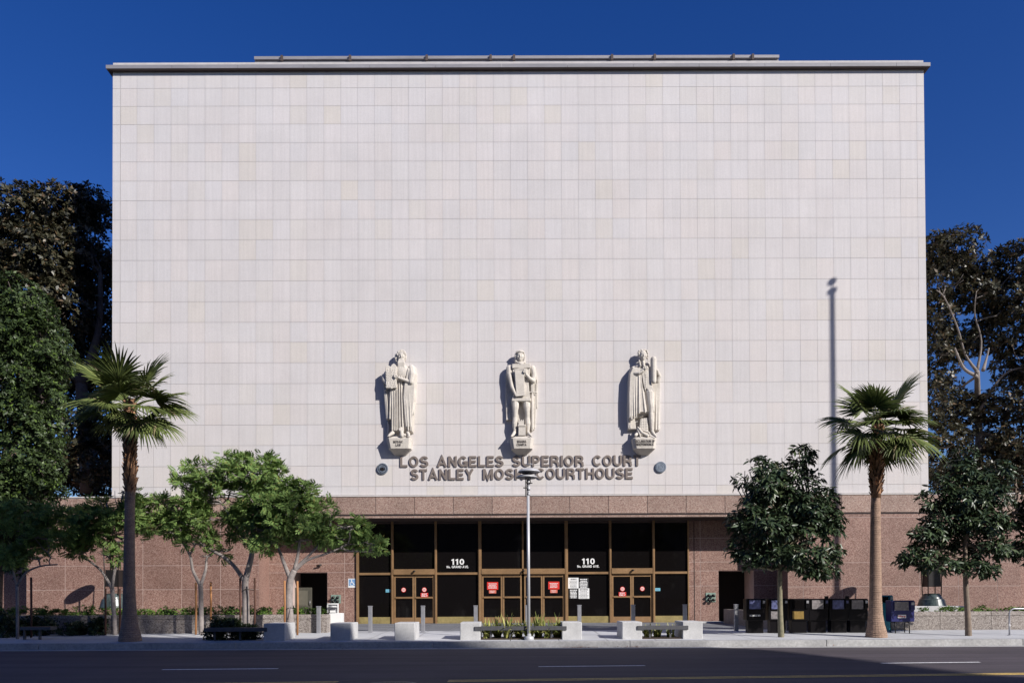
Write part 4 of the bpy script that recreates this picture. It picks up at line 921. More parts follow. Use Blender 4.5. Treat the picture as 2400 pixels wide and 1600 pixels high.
feather('feathery tree with thin stakes behind the left palm trunk',29.0,[(270,1484,11),(266,1420,10),(263,1378,10)],
    [[(263,1380,8),(240,1340,6),(215,1318,5),(190,1300,4)],[(263,1380,8),(270,1335,6),(288,1305,5)],[(268,1340,5),(255,1290,4),(265,1250,3)]],
    [(250,1180,45,16),(300,1172,40,18,.2),(210,1205,60,18),(330,1195,50,22),(265,1215,60,24,-.3),(180,1230,50,20,.2),(340,1230,40,20,.2),(230,1250,60,20),(160,1262,55,20,-.2),(290,1260,40,20),(200,1290,50,14),(250,1300,40,16,-.2),(370,1212,40,20,.3),(290,1150,30,12)],900,24,5)
feather('feathery tree half hidden in the dark at the left margin',27.4,[(41,1500,7),(41,1430,7),(40,1372,7)],
    [[(40,1374,6),(60,1342,5),(95,1326,4),(135,1322,3)],[(40,1374,6),(30,1320,4),(50,1280,3)]],
    [(90,1306,26,12),(70,1280,40,20,.2),(110,1262,50,22),(60,1236,50,24),(120,1232,50,20,.3),(140,1205,55,20),(60,1200,60,30,.3),(20,1300,40,24)],620,25,5)

def glossy(label,D,trunk,limbs,E,n,seed,bk='bark_green'):
    return tree('broadleaf_tree',label,'tree',D,trunk,limbs,E,n,7,.23,LONG,M['glossy'],M[bk],droop=.75,up=.9,spread=.9,shell=.30,hole=.24,hs=1.1,sub=6,group='round glossy-leaved street trees on the right',seed=seed)
M['bark_brown']=mat('brown_bark',(.19,.145,.11),.85,var=.3,scale=7,bump=.3,bscale=25)
M['bark_green']=mat('young_bark',(.22,.19,.125),.8,var=.2,scale=6,c2=(.13,.125,.075),bump=.3,bscale=30)
t=glossy('glossy dark green street tree with a stout pale trunk left of the right palm',26.6,[(1831,1494,15),(1829,1450,13),(1828,1390,11),(1828,1330,10),(1830,1240,8)],[[(1829,1330,8),(1800,1290,6),(1770,1260,5)],[(1830,1300,8),(1870,1260,6),(1900,1240,5)]],
    [(1880,1068,28,26),(1780,1092,34,24),(1845,1095,40,30),(1745,1120,28,26,.2),(1800,1140,50,36,-.2),(1880,1135,45,40),(1840,1180,65,40,.2),(1900,1190,45,40,-.2),(1765,1190,40,34),(1730,1225,28,30),(1800,1235,60,36,-.3),(1880,1240,60,38,.2),(1948,1205,26,34),(1935,1165,26,26),(1940,1245,30,36),(1740,1280,38,34),(1810,1290,55,34),(1880,1295,55,34,-.3),(1945,1290,28,34,.2),(1770,1325,26,14),(1905,1330,40,20),(1935,1338,26,20)],1600,31)
glossy('glossy dark green street tree with a thin brown trunk right of the right palm',26.8,[(2270,1492,15),(2268,1440,13),(2264,1380,12),(2262,1300,10),(2262,1200,8)],[[(2263,1320,8),(2220,1290,6),(2170,1290,5)],[(2262,1260,7),(2320,1220,6),(2370,1200,5)]],
    [(2262,1065,24,24),(2250,1100,34,28),(2215,1130,34,26),(2300,1125,36,28),(2345,1100,32,24),(2190,1170,40,30),(2260,1165,55,34,-.2),(2330,1160,50,34),(2390,1150,40,36,.2),(2220,1215,60,36),(2300,1220,60,36,-.2),(2380,1210,50,36),(2175,1250,45,26),(2240,1265,50,30,.2),(2310,1280,50,28),(2370,1275,40,30),(2140,1295,32,22),(2180,1310,40,24,-.3),(2225,1320,36,20),(2280,1325,40,20),(2325,1335,24,18),(2120,1312,16,10),(2410,1280,30,34),(2420,1200,40,50)],1600,32,'bark_brown')

# ------------------------------------------------------------------ palms
def palm(label,D,tr,boots,hub,fr,seed):
    """tr: trunk rows (px,py,width px); boots: (y0,y1) of the shaggy part; fr: fans (dx,dy px, depth m, radius px)"""
    rd=random.Random(seed); s=D/F
    base=P(tr[0][0],tr[0][1],D); t=thing('fan_palm',label,'palm tree',base,'fan palms at the kerb')
    m=MB(); rows=[]
    zs_=[P(q[0],q[1],D) for q in tr]; ws=[q[2]*s/2 for q in tr]
    z=zs_[0].z-.1; prof=[]; n=22; vs=[];fs=[]
    k=0
    while z<zs_[-1].z:
        i=max([j for j in range(len(zs_)) if zs_[j].z<=z] or [0]); i=min(i,len(zs_)-2); u=max(0,(z-zs_[i].z)/(zs_[i+1].z-zs_[i].z))
        x=zs_[i].x+(zs_[i+1].x-zs_[i].x)*u; w=ws[i]+(ws[i+1]-ws[i])*u; w*=1+(.022 if k%2 else -.012)+rd.uniform(-.008,.008)
        for a in range(n):
            an=2*math.pi*a/n; vs.append((x+w*math.cos(an),D+w*math.sin(an),z+.008*math.sin(an*3+k)))
        k+=1; z+=.030
    for i in range(k-1):
        for a in range(n): fs.append((i*n+a,i*n+(a+1)%n,(i+1)*n+(a+1)%n,(i+1)*n+a))
    m.add(vs,fs,False); m.build('trunk',M['palm_bark'],t)
    m=MB(); h=P(hub[0],hub[1],D); z0=P(0,boots[1],D).z; z1=h.z+.05; N=210
    for i in range(N):
        z=z0+(z1-z0)*i/N; a=i*2.399+rd.uniform(-.3,.3); u=(z-z0)/(z1-z0); x0=zs_[-1].x+(h.x-zs_[-1].x)*u; w=(.155+.03*math.sin(u*5)+.02*u)*boots[2]
        c=Vector((x0,D,z)); o=Vector((math.cos(a),math.sin(a),0)); q=Vector((-o.y,o.x,0)); L=rd.uniform(.14,.3); out=rd.uniform(.02,.09)
        wd=rd.uniform(.04,.075); A=c+o*w*.8-q*wd; B=c+o*w*.8+q*wd; E=c+o*(w+out)+Vector((0,0,L)); E2=c+o*(w+out-.03)+Vector((0,0,L))
        m.add([A,B,E+q*wd*.5,E-q*wd*.5,A-o*.06,B-o*.06,E2+q*wd*.4,E2-q*wd*.4],[(0,1,2,3),(4,7,6,5),(0,3,7,4),(1,5,6,2),(2,6,7,3)])
    m.tube([(zs_[-1].x,D,z0-.05),(h.x,D,z1)],[.15*boots[2],.13*boots[2]],14)
    m.build('leaf_bases',M['palm_boot'],t)
    for (dx,dy,dd,R) in fr:
        c=h+Vector((dx*s,dd,-dy*s))*.86; d=(c-h); L=d.length; d.normalize(); R=R*s
        R*=1.2; root=h+Vector((0,0,-.05))+Vector((d.x,d.y,0))*.08
        up=Vector((0,0,1)); sd=d.cross(up); sd=sd.normalized() if sd.length>.1 else Vector((1,0,0)); nr=sd.cross(d).normalized()
        nr=(nr+Vector((rd.uniform(-.5,.5),rd.uniform(-.6,.2),rd.uniform(-.2,.2)))).normalized(); nr=(nr-d*nr.dot(d)).normalized(); sd=d.cross(nr)
        pm=MB(); mid=root.lerp(c,.5)+Vector((0,0,.05*L)); pm.tube([root,mid,c],[.022,.018,.014],6); 
        K=42; sp=math.radians(rd.uniform(108,138)); 
        for i in range(K):
            a=-sp+2*sp*i/(K-1)+rd.uniform(-.02,.02); bl=R*(1-.30*(abs(a)/sp)**2)*rd.uniform(.93,1.05)
            e=(d*math.cos(a)+sd*math.sin(a)); side=e.cross(nr).normalized(); lift=nr*((.05 if i%2 else -.05)*1+.16*math.cos(a))
            g=rd.uniform(.06,.20) if dy<-20 else rd.uniform(.14,.34); bend=nr*(.18*(abs(a)/sp))
            pts=[]
            for u,w in ((.02,.006),(.32,.040),(.6,.036),(.82,.020),(1.0,.003)):
                q=c+e*bl*u+lift*bl*u*(1-u)+bend*bl*u*u+Vector((0,0,-g*bl*u**3)); pts.append((q,w*1.0))
            vs=[];fs=[]
            for q,w in pts: vs+=[q-side*w,q+nr*w*.5,q+side*w]
            for j in range(4): fs+=[(j*3,j*3+1,j*3+4,j*3+3),(j*3+1,j*3+2,j*3+5,j*3+4)]
            pm.add(vs,fs)
        pm.build('frond',M['palm_leaf'],t)
    return t
rp=random.Random(9)
fr1=[(-62,-55,-.3,72),(-15,-62,-.5,80),(48,-58,-.2,82),(68,-28,.5,60),(-80,-5,-.2,68),(-70,-30,.6,66),(84,-8,-.5,72),(62,20,-.9,62),(46,50,-.5,66),(78,48,-.2,58),(-30,10,-.9,60),(10,-15,-1.1,64),(-50,30,.3,50),(-88,12,.1,70),(20,-50,.8,76),(-30,-45,.9,76),(60,-10,1,60),(0,28,-.8,44),(-20,35,.5,44),(30,38,.4,54),(-5,-30,-.6,60),(95,10,.2,60)]
palm('left fan palm, trunk in shade, crown before the left edge of the wall',26.2,[(305,1507,53),(305,1490,49),(304,1470,40),(304,1440,32),(303,1400,28),(303,1300,24.5),(304,1200,22.5),(305,1150,22)],(985,1160,1.0),(305,950),fr1,5)
fr2=[(-62,-50,-.2,78),(-5,-70,.5,58),(38,-52,-.3,90),(-30,-45,-.6,70),(80,-18,.3,66),(-90,-15,.2,66),(-70,25,-.6,74),(-62,60,-.3,72),(66,35,-.5,82),(92,22,.2,72),(30,45,-.7,62),(-40,5,-1,64),(15,-10,-1.1,66),(-25,42,.5,52),(50,0,-.7,66),(60,50,.3,64),(-80,45,.4,66),(0,25,-.7,48),(20,60,.3,44),(100,0,.5,66),(-20,-60,.8,70),(50,-40,.8,74)]
palm('right fan palm with a sunlit ringed trunk among the news racks',26.4,[(2054,1494,50),(2054,1480,46),(2053,1462,38),(2052,1440,32),(2052,1400,27.5),(2052,1300,24.5),(2052,1200,22),(2053,1165,21)],(1000,1172,1.0),(2058,1000),[(a*.88,b,c,d*.96) for a,b,c,d in fr2],6)

# ------------------------------------------------------------------ planters, hedges, shrubs
def planter(label,px0,px1,ptop,ret,D=29.6):
    x0=px0 if isinstance(px0,float) else P(px0,1450,D).x; x1=px1 if isinstance(px1,float) else P(px1,1450,D).x; z1=.98
    t=thing('planter_wall',label,'planter',((x0+x1)/2,D,ZS),'long granite planters before the base wall')
    m=MB(); x=x0
    while x<x1-.05:
        e=min(x+1.85,x1); m.box(x+.004,e-.004,D,D+.25,ZS-.3,z1-.16,.004); m.box(x+.004,e-.004,D-.0,D+.27,z1-.15,z1,.006); x=e
    m.build('front_wall',M['aggregate'],t)
    for (rx,s) in ret:
        m=MB(); m.box(rx,rx+.25*s if s>0 else rx-.25*s*0+0,D+.26,DG-1.7,ZS-.3,z1) if False else m.box(min(rx,rx+.25*s),max(rx,rx+.25*s),D+.275,(DF-.01 if s>0 else D+2.2),ZS-.3,z1-.002); m.build('return_wall',M['aggregate'],t)
    m=MB()
    if x0<-20: m.box(x0+.02,-12.0,D+.2,DF-.012,.3,z1-.1); m.box(-11.999,x1-.1,D+.2,D+2.1,.3,z1-.1)
    else: m.box(x0+.1,x1-.02,D+.2,DF-.012,.3,z1-.1)
    m.build('soil',M['soil'],t)
    return x0,x1
lx0,lx1=planter('granite planter wall running along the left side under the feathery trees',-34.0,766,1440,[(P(766,1450,29.6).x-.0,-1)])
rx0,rx1=planter('granite planter wall running along the right side behind the news racks',1844,34.0,1432,[(P(1844,1450,29.6).x+.0,1)])
def leafbox(name,label,cat,parts,n,size,mm,T=LEAF,seed=1,asstuff=True,wh=6):
    global rng
    rng=np.random.default_rng(seed); E=[(np.array(c,float),np.array(r,float)) for c,r in parts]
    t=None
    pos,out=scatter(E,n,.35,.12,2.5,seed); V,Fc=whorls(pos,out,wh,size,T,.05,.9,.4,.6)
    o=mesh_np(name,V,Fc,mm,None); tag(o,label,cat)
    if asstuff: o['kind']='stuff'
    return o
rr=random.Random(4)
parts=[]; x=-31.0
while x<lx1-.5:
    r=rr.uniform(.35,.6); parts.append(((x,30.3+rr.uniform(-.15,.4),1.02),(r,.38,rr.uniform(.16,.30)))); x+=r*.7
leafbox('hedge','low bright green hedge growing along the left planter','hedge',parts,5200,.10,M['hedge'],seed=5)
parts=[]; x=P(2108,1430,30).x
while x<30:
    r=rr.uniform(.25,.5); parts.append(((x,30.1+rr.uniform(-.1,.3),.99),(r,.3,rr.uniform(.08,.19)))); x+=r*rr.uniform(.7,1.5)
leafbox('hedge','low sparse ground cover growing along the right planter','hedge',parts,1700,.09,M['hedge'],seed=6)
def shrub(label,px,py,D,rx,rz,ry,n,seed,grp=None,size=.10):
    global rng
    rng=np.random.default_rng(seed); c=P(px,py,D); z0=zs(D); t=thing('shrub',label,'shrub',(c.x,D,z0),grp)
    r=random.Random(seed); E=[]
    for i in range(9): E.append((np.array((c.x+r.uniform(-.6,.6)*rx,D+r.uniform(-.4,.4)*ry,z0+rz*r.uniform(.18,.62))),np.array((rx*r.uniform(.4,.6),ry*.6,rz*r.uniform(.3,.42)))))
    pos,out=scatter(E,n,.3,.2,2,seed); V,Fc=whorls(pos,out,6,size,LEAF,.05,.9,.4,.5); mesh_np('foliage',V,Fc,M['hedge_dark'],t)
    m=MB()
    for i in range(6): limb(m,(c.x+r.uniform(-.2,.2)*rx,D,z0-.03),E[i][0],.018,.008,seed=seed+i)
    m.build('stem',M['bark'],t); return t
g='dark shrubs at the foot of the left planter'
shrub('dark shrub at the foot of the left planter, beside the margin tree',88,1455,28.9,.85,.78,.45,620,41,g)
shrub('dark shrub between the margin tree and the left palm, tallest of the three',168,1462,28.9,.55,.62,.4,430,42,g)
shrub('dark shrub close behind the left palm trunk',222,1462,28.9,.62,.66,.4,430,43,g)
shrub('wide dark clipped bush around the trunk of the largest feathery tree',548,1478,26.75,1.0,.76,.42,1900,44,None,.085)
shrub('dark bush at the far left margin near the kerb',-5,1420,28.2,.8,1.1,.6,700,45,None,.11)

# ------------------------------------------------------------------ concrete seats and rails
BD=26.05
def zf(D): return zs(D)
def block_mesh(px0,px1,name='block',parent=None,loc=None):
    x0=P(px0,1480,BD).x; x1=P(px1,1480,BD).x; z=zf(BD)
    m=MB(); m.box(x0,x1,BD,BD+1.28,z-.05,z+.55,.018); return m.build(name,M['block'],parent)
GB='single concrete block seats at the kerb'
for px0,px1,lb in ((617.5,667.5,'concrete block seat in full shade beside the dark bush'),(774,822,'concrete block seat half in shade before the white rack'),(924.5,972.5,'concrete block seat half lit before the left door pair')):
    t=thing('block_seat',lb,'block seat',(P((px0+px1)/2,1500,BD).x,BD,zf(BD)),GB); 
    block_mesh(px0,px1,'block',t)
    if px0<620:
        a=P(478,1480,BD).x; b=P(626,1480,BD).x; m=MB(); m.box(a,b,BD-.03,BD+.30,zf(BD)+.30,zf(BD)+.42,.006); m.build('rail',M['rail'],t)
        for q in (500,560): 
            x=P(q,1480,BD).x; m=MB(); m.box(x-.03,x+.03,BD+.1,BD+.16,zf(BD)-.02,zf(BD)+.299); m.build('post',M['rail'],t)
def bench(lb,b0,b1,rail,posts):
    t=thing('rail_bench',lb,'bench',(P((b0[0]+b1[1])/2,1500,BD).x,BD,zf(BD)),'benches of two concrete blocks and a rail')
    block_mesh(b0[0],b0[1],'block',t); block_mesh(b1[0],b1[1],'block',t)
    a=P(rail[0],1470,BD).x; b=P(rail[1],1470,BD).x; m=MB()
    for k in range(3): m.box(a,b,BD-.035+k*.13,BD+.075+k*.13,zf(BD)+.30,zf(BD)+.425,.006)
    m.build('rail',M['rail'],t)
    for q in posts:
        x=P(q,1480,BD).x; m=MB(); m.box(x-.028,x+.028,BD+.12,BD+.18,zf(BD)-.02,zf(BD)+.298); m.build('post',M['rail'],t)
bench('long rail bench between two concrete blocks in front of the middle doors',(1078,1126),(1317,1364),(1112,1328),(1150,1196,1293))
bench('short rail bench between two concrete blocks in front of the right door pair',(1458,1505),(1600,1647),(1493,1613),(1525,1573))
# dim rail bench far left
t=thing('rail_bench','low dark bench in the shade left of the left palm','bench',(P(85,1490,27).x,27,zf(27))); m=MB(); a=P(50,1490,27).x; b=P(122,1490,27).x; m.box(a,b,26.9,27.3,zf(27)+.32,zf(27)+.42,.006); m.build('seat',M['rail'],t)
for q in (56,92):
    x=P(q,1490,27).x; m=MB(); m.box(x-.03,x+.03,27.0,27.08,zf(27)-.02,zf(27)+.319); m.build('leg',M['rail'],t)
# planting pits and spiky plants
m=MB(); 
for a,b in ((1128,1314),(1507,1597)): m.box(P(a,1490,BD).x,P(b,1490,BD).x,BD+.05,BD+1.2,.1,zf(BD)+.012 if False else zf(BD+1.2)+.006)
struct(m.build('planting_bed',M['soil']))
def lily(label,px,D,n,h,seed,grp):
    r=random.Random(seed); b=P(px,1490,D); z=zf(D)+.02; t=thing('spiky_plant',label,'plant',(b.x,D,z),grp); m=MB()
    for i in range(n):
        a=r.uniform(0,6.28); L=h*r.uniform(.6,1.1); lean=r.uniform(.2,1.15); w=r.uniform(.016,.032); o=Vector((math.cos(a),math.sin(a),0)); q=Vector((-o.y,o.x,0))
        c=Vector((b.x,D,z))+Vector((r.uniform(-.1,.1),r.uniform(-.12,.12),0)); vs=[];fs=[]
        for j in range(6):
            u=j/5; p=c+o*L*lean*.8*u**1.4+Vector((0,0,L*(u*(1-.25*lean)-.42*lean*u**3))); ww=w*(1-u**3)+.001; vs+=[p-q*ww,p+q*ww]
        for j in range(5): fs.append((j*2,j*2+1,j*2+3,j*2+2))
        m.add(vs,fs)
    m.build('leaves',M['lily'],t)
gl='spiky yellow-green plants behind the bench rails'
names=['nearest the left block of the long bench','second from the left block of the long bench','left of the lamp post foot','just left of the lamp post','just right of the lamp post','in the right half of the long bench','second from the right block of the long bench','beside the right block of the long bench']
for i,px in enumerate((1142,1166,1190,1216,1240,1262,1284,1306)): lily('spiky yellow-green plant '+names[i],px,BD+.38+(.3 if i%2 else -.08),70,.80+.09*(i%3),60+i,gl)
for i,(px,nm) in enumerate(((1518,'beside the left block of the short bench'),(1540,'in the middle of the short bench'),(1572,'dark and thin beside the right block of the short bench'))): lily('spiky yellow-green plant '+nm,px,BD+.45,40 if i<2 else 18,.62,80+i,gl)

# ------------------------------------------------------------------ bollards
bx=[(747,'beside the end of the left planter'),(868,'before the plain glass bay at the left'),(991.5,'before the left door pair'),(1115,'behind the left block of the long bench'),(1236,'almost hidden by the lamp post'),(1358,'before the pasted notices'),(1484,'before the right door pair'),(1605.5,'before the right end of the glazing'),(1725.5,'nearest the news racks')]
BB=29.45
t0=None
for i,(px,nm) in enumerate(bx):
    c=P(px,1480,BB); loc=Vector((c.x,BB,zf(BB)))
    if t0 is None:
        t0=thing('bollard','square steel bollard '+nm,'bollard',loc,'row of square steel bollards')
        m=MB(); m.box(c.x-.068,c.x+.068,BB-.068,BB+.068,ZS-.05,ZS+.93,.008); m.build('post',M['steel'],t0)
        m=MB(); m.box(c.x-.078,c.x+.078,BB-.078,BB+.078,ZS+.931,ZS+.965,.006); m.build('cap',M['steel'],t0)
    else: copy_tree(t0,None,loc,'square steel bollard '+nm)

# ------------------------------------------------------------------ street lamp
LD=25.95
b=P(1240,1498,LD); X0=b.x; z0=zf(LD)
t=thing('street_lamp','tall grey street lamp with two round disc shades in front of the middle doors','street lamp',(X0,LD,z0))
m=MB(); m.lathe((X0,LD,z0),[(.155,-.03),(.155,.08),(.13,.11),(.07,.13),(.06,.2)],20); m.build('base',M['pole'],t)
zt_=P(1238,1160,LD).z; zd_=P(1240,1105,LD).z
m=MB(); m.lathe((X0-.01,LD,z0),[(.052,.12),(.045,zt_-z0)],16); m.build('pole',M['pole'],t)
m=MB(); xx=X0+.01
for (r,a,bb) in ((.052,1160,1155),(.035,1155,1150),(.05,1149,1140),(.04,1140,1137),(.05,1136,1124),(.03,1124,1106)):
    m.lathe((xx,LD,0),[(r,P(1240,a,LD).z),(r,P(1240,bb,LD).z)],12)
m.build('lamp_stem',M['pole'],t)
m=MB()
for dx,ya,yb in ((-.085,1164,1108),(-.045,1160,1108),(.06,1132,1112)): m.tube([(X0+dx,LD-.04,P(1240,ya,LD).z),(X0+dx,LD-.04,P(1240,yb,LD).z)],.014,6)
for dx,y_ in ((-.12,1143),(.07,1132),(-.05,1131)): m.tube([(X0+dx-.04,LD-.05,P(1240,y_,LD).z),(X0+dx+.06,LD-.05,P(1240,y_,LD).z)],.018,6)
m.build('bracket',M['darkmetal'],t)
for (cx,cy,r,h) in ((1240,1106,.355,.115),(1234.5,1118,.345,.10)):
    c=P(cx,cy,LD); dy=0 if cy<1110 else .08
    m=MB(); m.lathe((c.x,LD+dy,c.z),[(r,0),(r,.012),(r*.86,h*.55),(r*.55,h*.9),(.03,h*1.05),(.02,h)],32); m.build('lamp_shade',M['pole'],t)
    m=MB(); m.lathe((c.x,LD+dy,c.z-.03),[(r*.97,.026),(r*.9,.012),(.12,0),(.05,0)],32); m.build('lamp_reflector',mat('shade_underside',(.22,.22,.23),.5,.2),t)
c=P(1240,1092,LD); m=MB(); m.lathe((c.x,LD,c.z),[(.01,0),(.01,.06)],6); m.lathe((c.x,LD,c.z+.055),[(.13,0),(.13,.008)],16); m.build('finial',M['pole'],t)

# ------------------------------------------------------------------ white rack, news racks
D=30.2; t=thing('white_news_rack','white enamel news rack standing at the end of the left planter','news rack',(P(785,1480,D).x,D,ZS))
a,b2=P(771,1480,D).x,P(800.5,1480,D).x; zt2=P(785,1436,D).z
m=MB(); m.box(a,b2,D,D+.45,ZS-.02,zt2,.01); m.build('cabinet',M['white'],t)
m=MB(); m.box(a-.04,a-.003,D+.1,D+.5,ZS-.02,zt2+.02); m.build('side_post',M['steel'],t)
fa,fb=P(765,1420,D).x,P(792,1420,D).x; z1=P(780,1413,D).z; z0_=zt2+.003
m=MB(); w=.04; m.box(fa,fa+w,D+.1,D+.14,z0_,z1); m.box(fb-w,fb,D+.1,D+.14,z0_,z1); m.box(fa+w,fb-w,D+.1,D+.14,z1-w,z1); m.build('display_frame',M['white'],t)
m=MB(); m.box(fa+w,fb-w,D+.15,D+.17,z0_,z1-w); m.build('display_panel',M['steel'],t)
m=MB(); m.prism([(fa+.06,z1-.14),(fa+.10,z1-.09),(fb-.1,z1-.09),(fb-.04,z1-.14)],D+.12,D+.0); m.build('hood',M['white'],t)
m=MB(); m.box(fa+.12,fb-.12,D+.04,D+.13,z0_+.02,z0_+.1); m.build('coin_tray',M['white'],t)

def newsbox(label,px,D,w,z0,z1,body,win,lab,txt=None,legs=False,top=False,txm=None,wf=(.14,.86)):
    s=D/F; c=P(px,1440,D); x0=c.x-w/2; x1=c.x+w/2; g=zf(D); y0=D; y1=D+.42
    t=thing('news_rack',label,'news rack',(c.x,D,g),'row of dark news racks')
    zm=z0+(z1-z0)*.50
    m=MB(); m.box(x0,x1,y0,y1,z0,z1,.012); m.build('body',body,t)
    m=MB(); fr=.02; m.box(x0+w*wf[0]-fr,x0+w*(wf[1]-.12)+fr,y0-.022,y0-.001,zm-fr+.02,z1-.05+fr); m.build('door_frame',body,t)
    m=MB(); m.box(x0+w*wf[0],x0+w*(wf[1]-.12),y0-.028,y0-.0235,zm+.02,z1-.05); m.build('window',win,t)
    if lab:
        m=MB(); m.box(x0+w*.12,x0+w*.72,y0-.008,y0-.001,z0+.05,zm-.06); m.build('label_panel',lab,t)
    m=MB(); m.box(x1-w*.2,x1-.01,y0-.07,y0-.002,zm+.04,z1+(.09 if top else -.03),.008); h=m.build('coin_box',body,t)
    m=MB(); m.box(x1-w*.17,x1-w*.05,y0-.076,y0-.0705,z1-.16,z1-.07); m.build('coin_plate',M['paperblue'] if top else M['steel'],h)
    if txt: text('writing',txt,x0+w*.16,x0+w*.72,z0+.14,z0+.20,y0-.012,txm or M['signwhite'],t,.003)
    if legs:
        for sx in(-1,1):
            m=MB(); xx=c.x+sx*w*.30; m.tube([(xx,y0+.04,g-.01),(xx,y0+.04,z0-.05),(xx,y0+.10,z0-.02),(xx,y1-.10,z0-.02),(xx,y1-.04,z0-.05),(xx,y1-.04,g-.01)],.018,8); m.build('leg',M['darkmetal'],t)
    else:
        m=MB(); m.box(c.x-w*.40,c.x+w*.40,y0+.05,y1-.05,g-.01,z0-.001); m.build('stand',body,t)
    return t
nx0=28.35
def zpx(px,py,D): return P(px,py,D).z
lst=[(1772,'black news rack with white lettering, leftmost of the row',M['newsblack'],M['paperblue'],None,'LOS ANGELES TIMES',False),
(1824,'black news rack with a pale picture panel behind the pale tree trunk',M['newsblack'],M['paperblue'],M['paper'],None,False),
(1874,'black news rack with a yellow label panel',M['newsblack'],M['glass'],M['yellowlabel'],None,False),
(1919,'black news rack with a tall blue coin box',M['newsblack'],M['paper'],None,None,True),
(1967,'black news rack with a see-through window, last before the palm',M['newsblack'],M['paperblue'],None,None,True),
(2012,'black news rack partly hidden by the palm trunk',M['newsblack'],M['paper'],None,None,False)]
for px,lb,b_,w_,l_,tx,tp in lst: newsbox(lb,px,nx0,.66,zpx(px,1453,nx0),zpx(px,1402,nx0),b_,w_,l_,tx,False,tp)
newsbox('teal news rack right behind the palm trunk',2072,28.9,.62,zpx(2072,1432,28.9),zpx(2072,1394,28.9),M['teal'],M['glass'],None)
t=newsbox('navy news rack on bent tube legs right of the palm',2116,28.0,.80,zpx(2116,1475-19,28.0),zpx(2116,1406,28.0),M['navy'],M['paper'],None,None,True)
b_=[o for o in COL.objects if o.parent==t and o.name.startswith('body')][0]
c=P(2114,1443.5,27.98)
m=MB(); m.box(c.x-.14,c.x+.14,27.975,27.985,c.z-.055,c.z+.055); m.build('label_panel',M['signwhite'],t)
GL['H_']=GL['H']; GL['y']=(.56,[[(.06,.62),(.28,.08)],[(.5,.62),(.2,-.2)]])
text('writing','Hoy',c.x-.12,c.x+.12,c.z-.025,c.z+.04,27.974,M['red'],t,.004)

# ------------------------------------------------------------------ stakes
def stake(px,y0,y1,D,lb,w=5):
    mw=M['wood_dark'] if 'dark' in lb or 'thin' in lb else M['wood']
    a=P(px,y0,D); b=P(px,y1,D); t=tag(MB().tube([(b.x,D,b.z-.05),(a.x+.01,D,(a.z+b.z)/2),(a.x,D,a.z)],[w*D/F/2]*3,7).build('tree_stake',mw),lb,'stake','wooden stakes holding the young trees'); t['label']=lb
for px,y0,y1,D,lb in ((667,1360,1470,28.05,'orange wooden stake left of the pale trunk'),(697,1361,1484,27.7,'orange wooden stake right of the pale trunk'),(563,1354,1465,28.5,'dark wooden stake left of the trunk in the dark bush'),(597,1353,1465,28.5,'dark wooden stake right of the trunk in the dark bush'),
    (459,1365,1483,28.6,'wooden stake left of the slim forked trunk'),(494,1363,1450,29.3,'wooden stake right of the slim forked trunk'),(73,1352,1490,27.2,'dark wooden stake near the left margin'),(247,1379,1484,28.7,'thin stake left of the trunk behind the left palm'),(281,1379,1484,29.2,'thin stake right of the trunk behind the left palm')): stake(px,y0,y1,D,lb)
t=tag(MB().tube([P(667,1428,28.1),P(680,1423,28.2),P(697,1427,27.8)],.012,6).build('tree_tie',M['darkmetal']),'dark tie between the pale trunk and its two orange stakes','tree tie')
t=tag(MB().tube([P(563,1388,28.5),P(575,1380,28.8),P(597,1382,28.5)],.014,6).build('tree_tie',M['darkmetal']),'dark tie around the trunk in the dark bush','tree tie')

# ------------------------------------------------------------------ marble lanterns in the planters
def lantern(label,px,D,slab,left=False):
    c=P(px,1418,D); zb=c.z+(.0 if not left else .0); t=thing('marble_lantern',label,'lantern',(c.x,D,zb),'round marble lanterns before the base wall')
    m=MB(); m.lathe((c.x,D,zb),[(.60,-.12),(.58,.0),(.50,.27),(.46,.30),(.44,.30),(.42,.36),(.36,.46),(.33,.47),(.33,.52),(.05,.53)],44,False); m.build('base',M['marble'],t)
    for k in range(4):
        a=math.pi/4+math.pi/2*k; p0=(c.x+.36*math.cos(a)*1.1,D+.36*math.sin(a),zb+.42); p1=(c.x+.43*math.cos(a)*1.1,D+.43*math.sin(a),zb+2.75); m=MB(); m.tube([p0,p1],.022,7); m.build('rod',M['darkmetal'],t)
    m=MB(); m.box(c.x-.27,c.x+.27,D-.27,D+.27,zb+.82,zb+1.55,.01); m.build('lantern_box',M['darkmetal'],t)
    m=MB(); m.lathe((c.x,D,zb+2.72),[(.2,-.05),(.46,0),(.48,.04),(.46,.07),(.05,.05)],32); m.build('disc',M['darkmetal'],t)
    return t
c=P(2190,1419,35.8); m=MB(); m.box(P(2120,1425,35).x,P(2262,1425,35).x,34.9,36.8,.8,P(2190,1419.5,35).z-.0,.02); tag(m.build('stone_plinth',M['block']),'pale stone slab under the right marble lantern','plinth')
lantern('dark marble lantern on a pale slab under the right street tree',2184,35.8,True)
lantern('dark marble lantern partly hidden behind the left palm trunk',268,35.9,False,True)

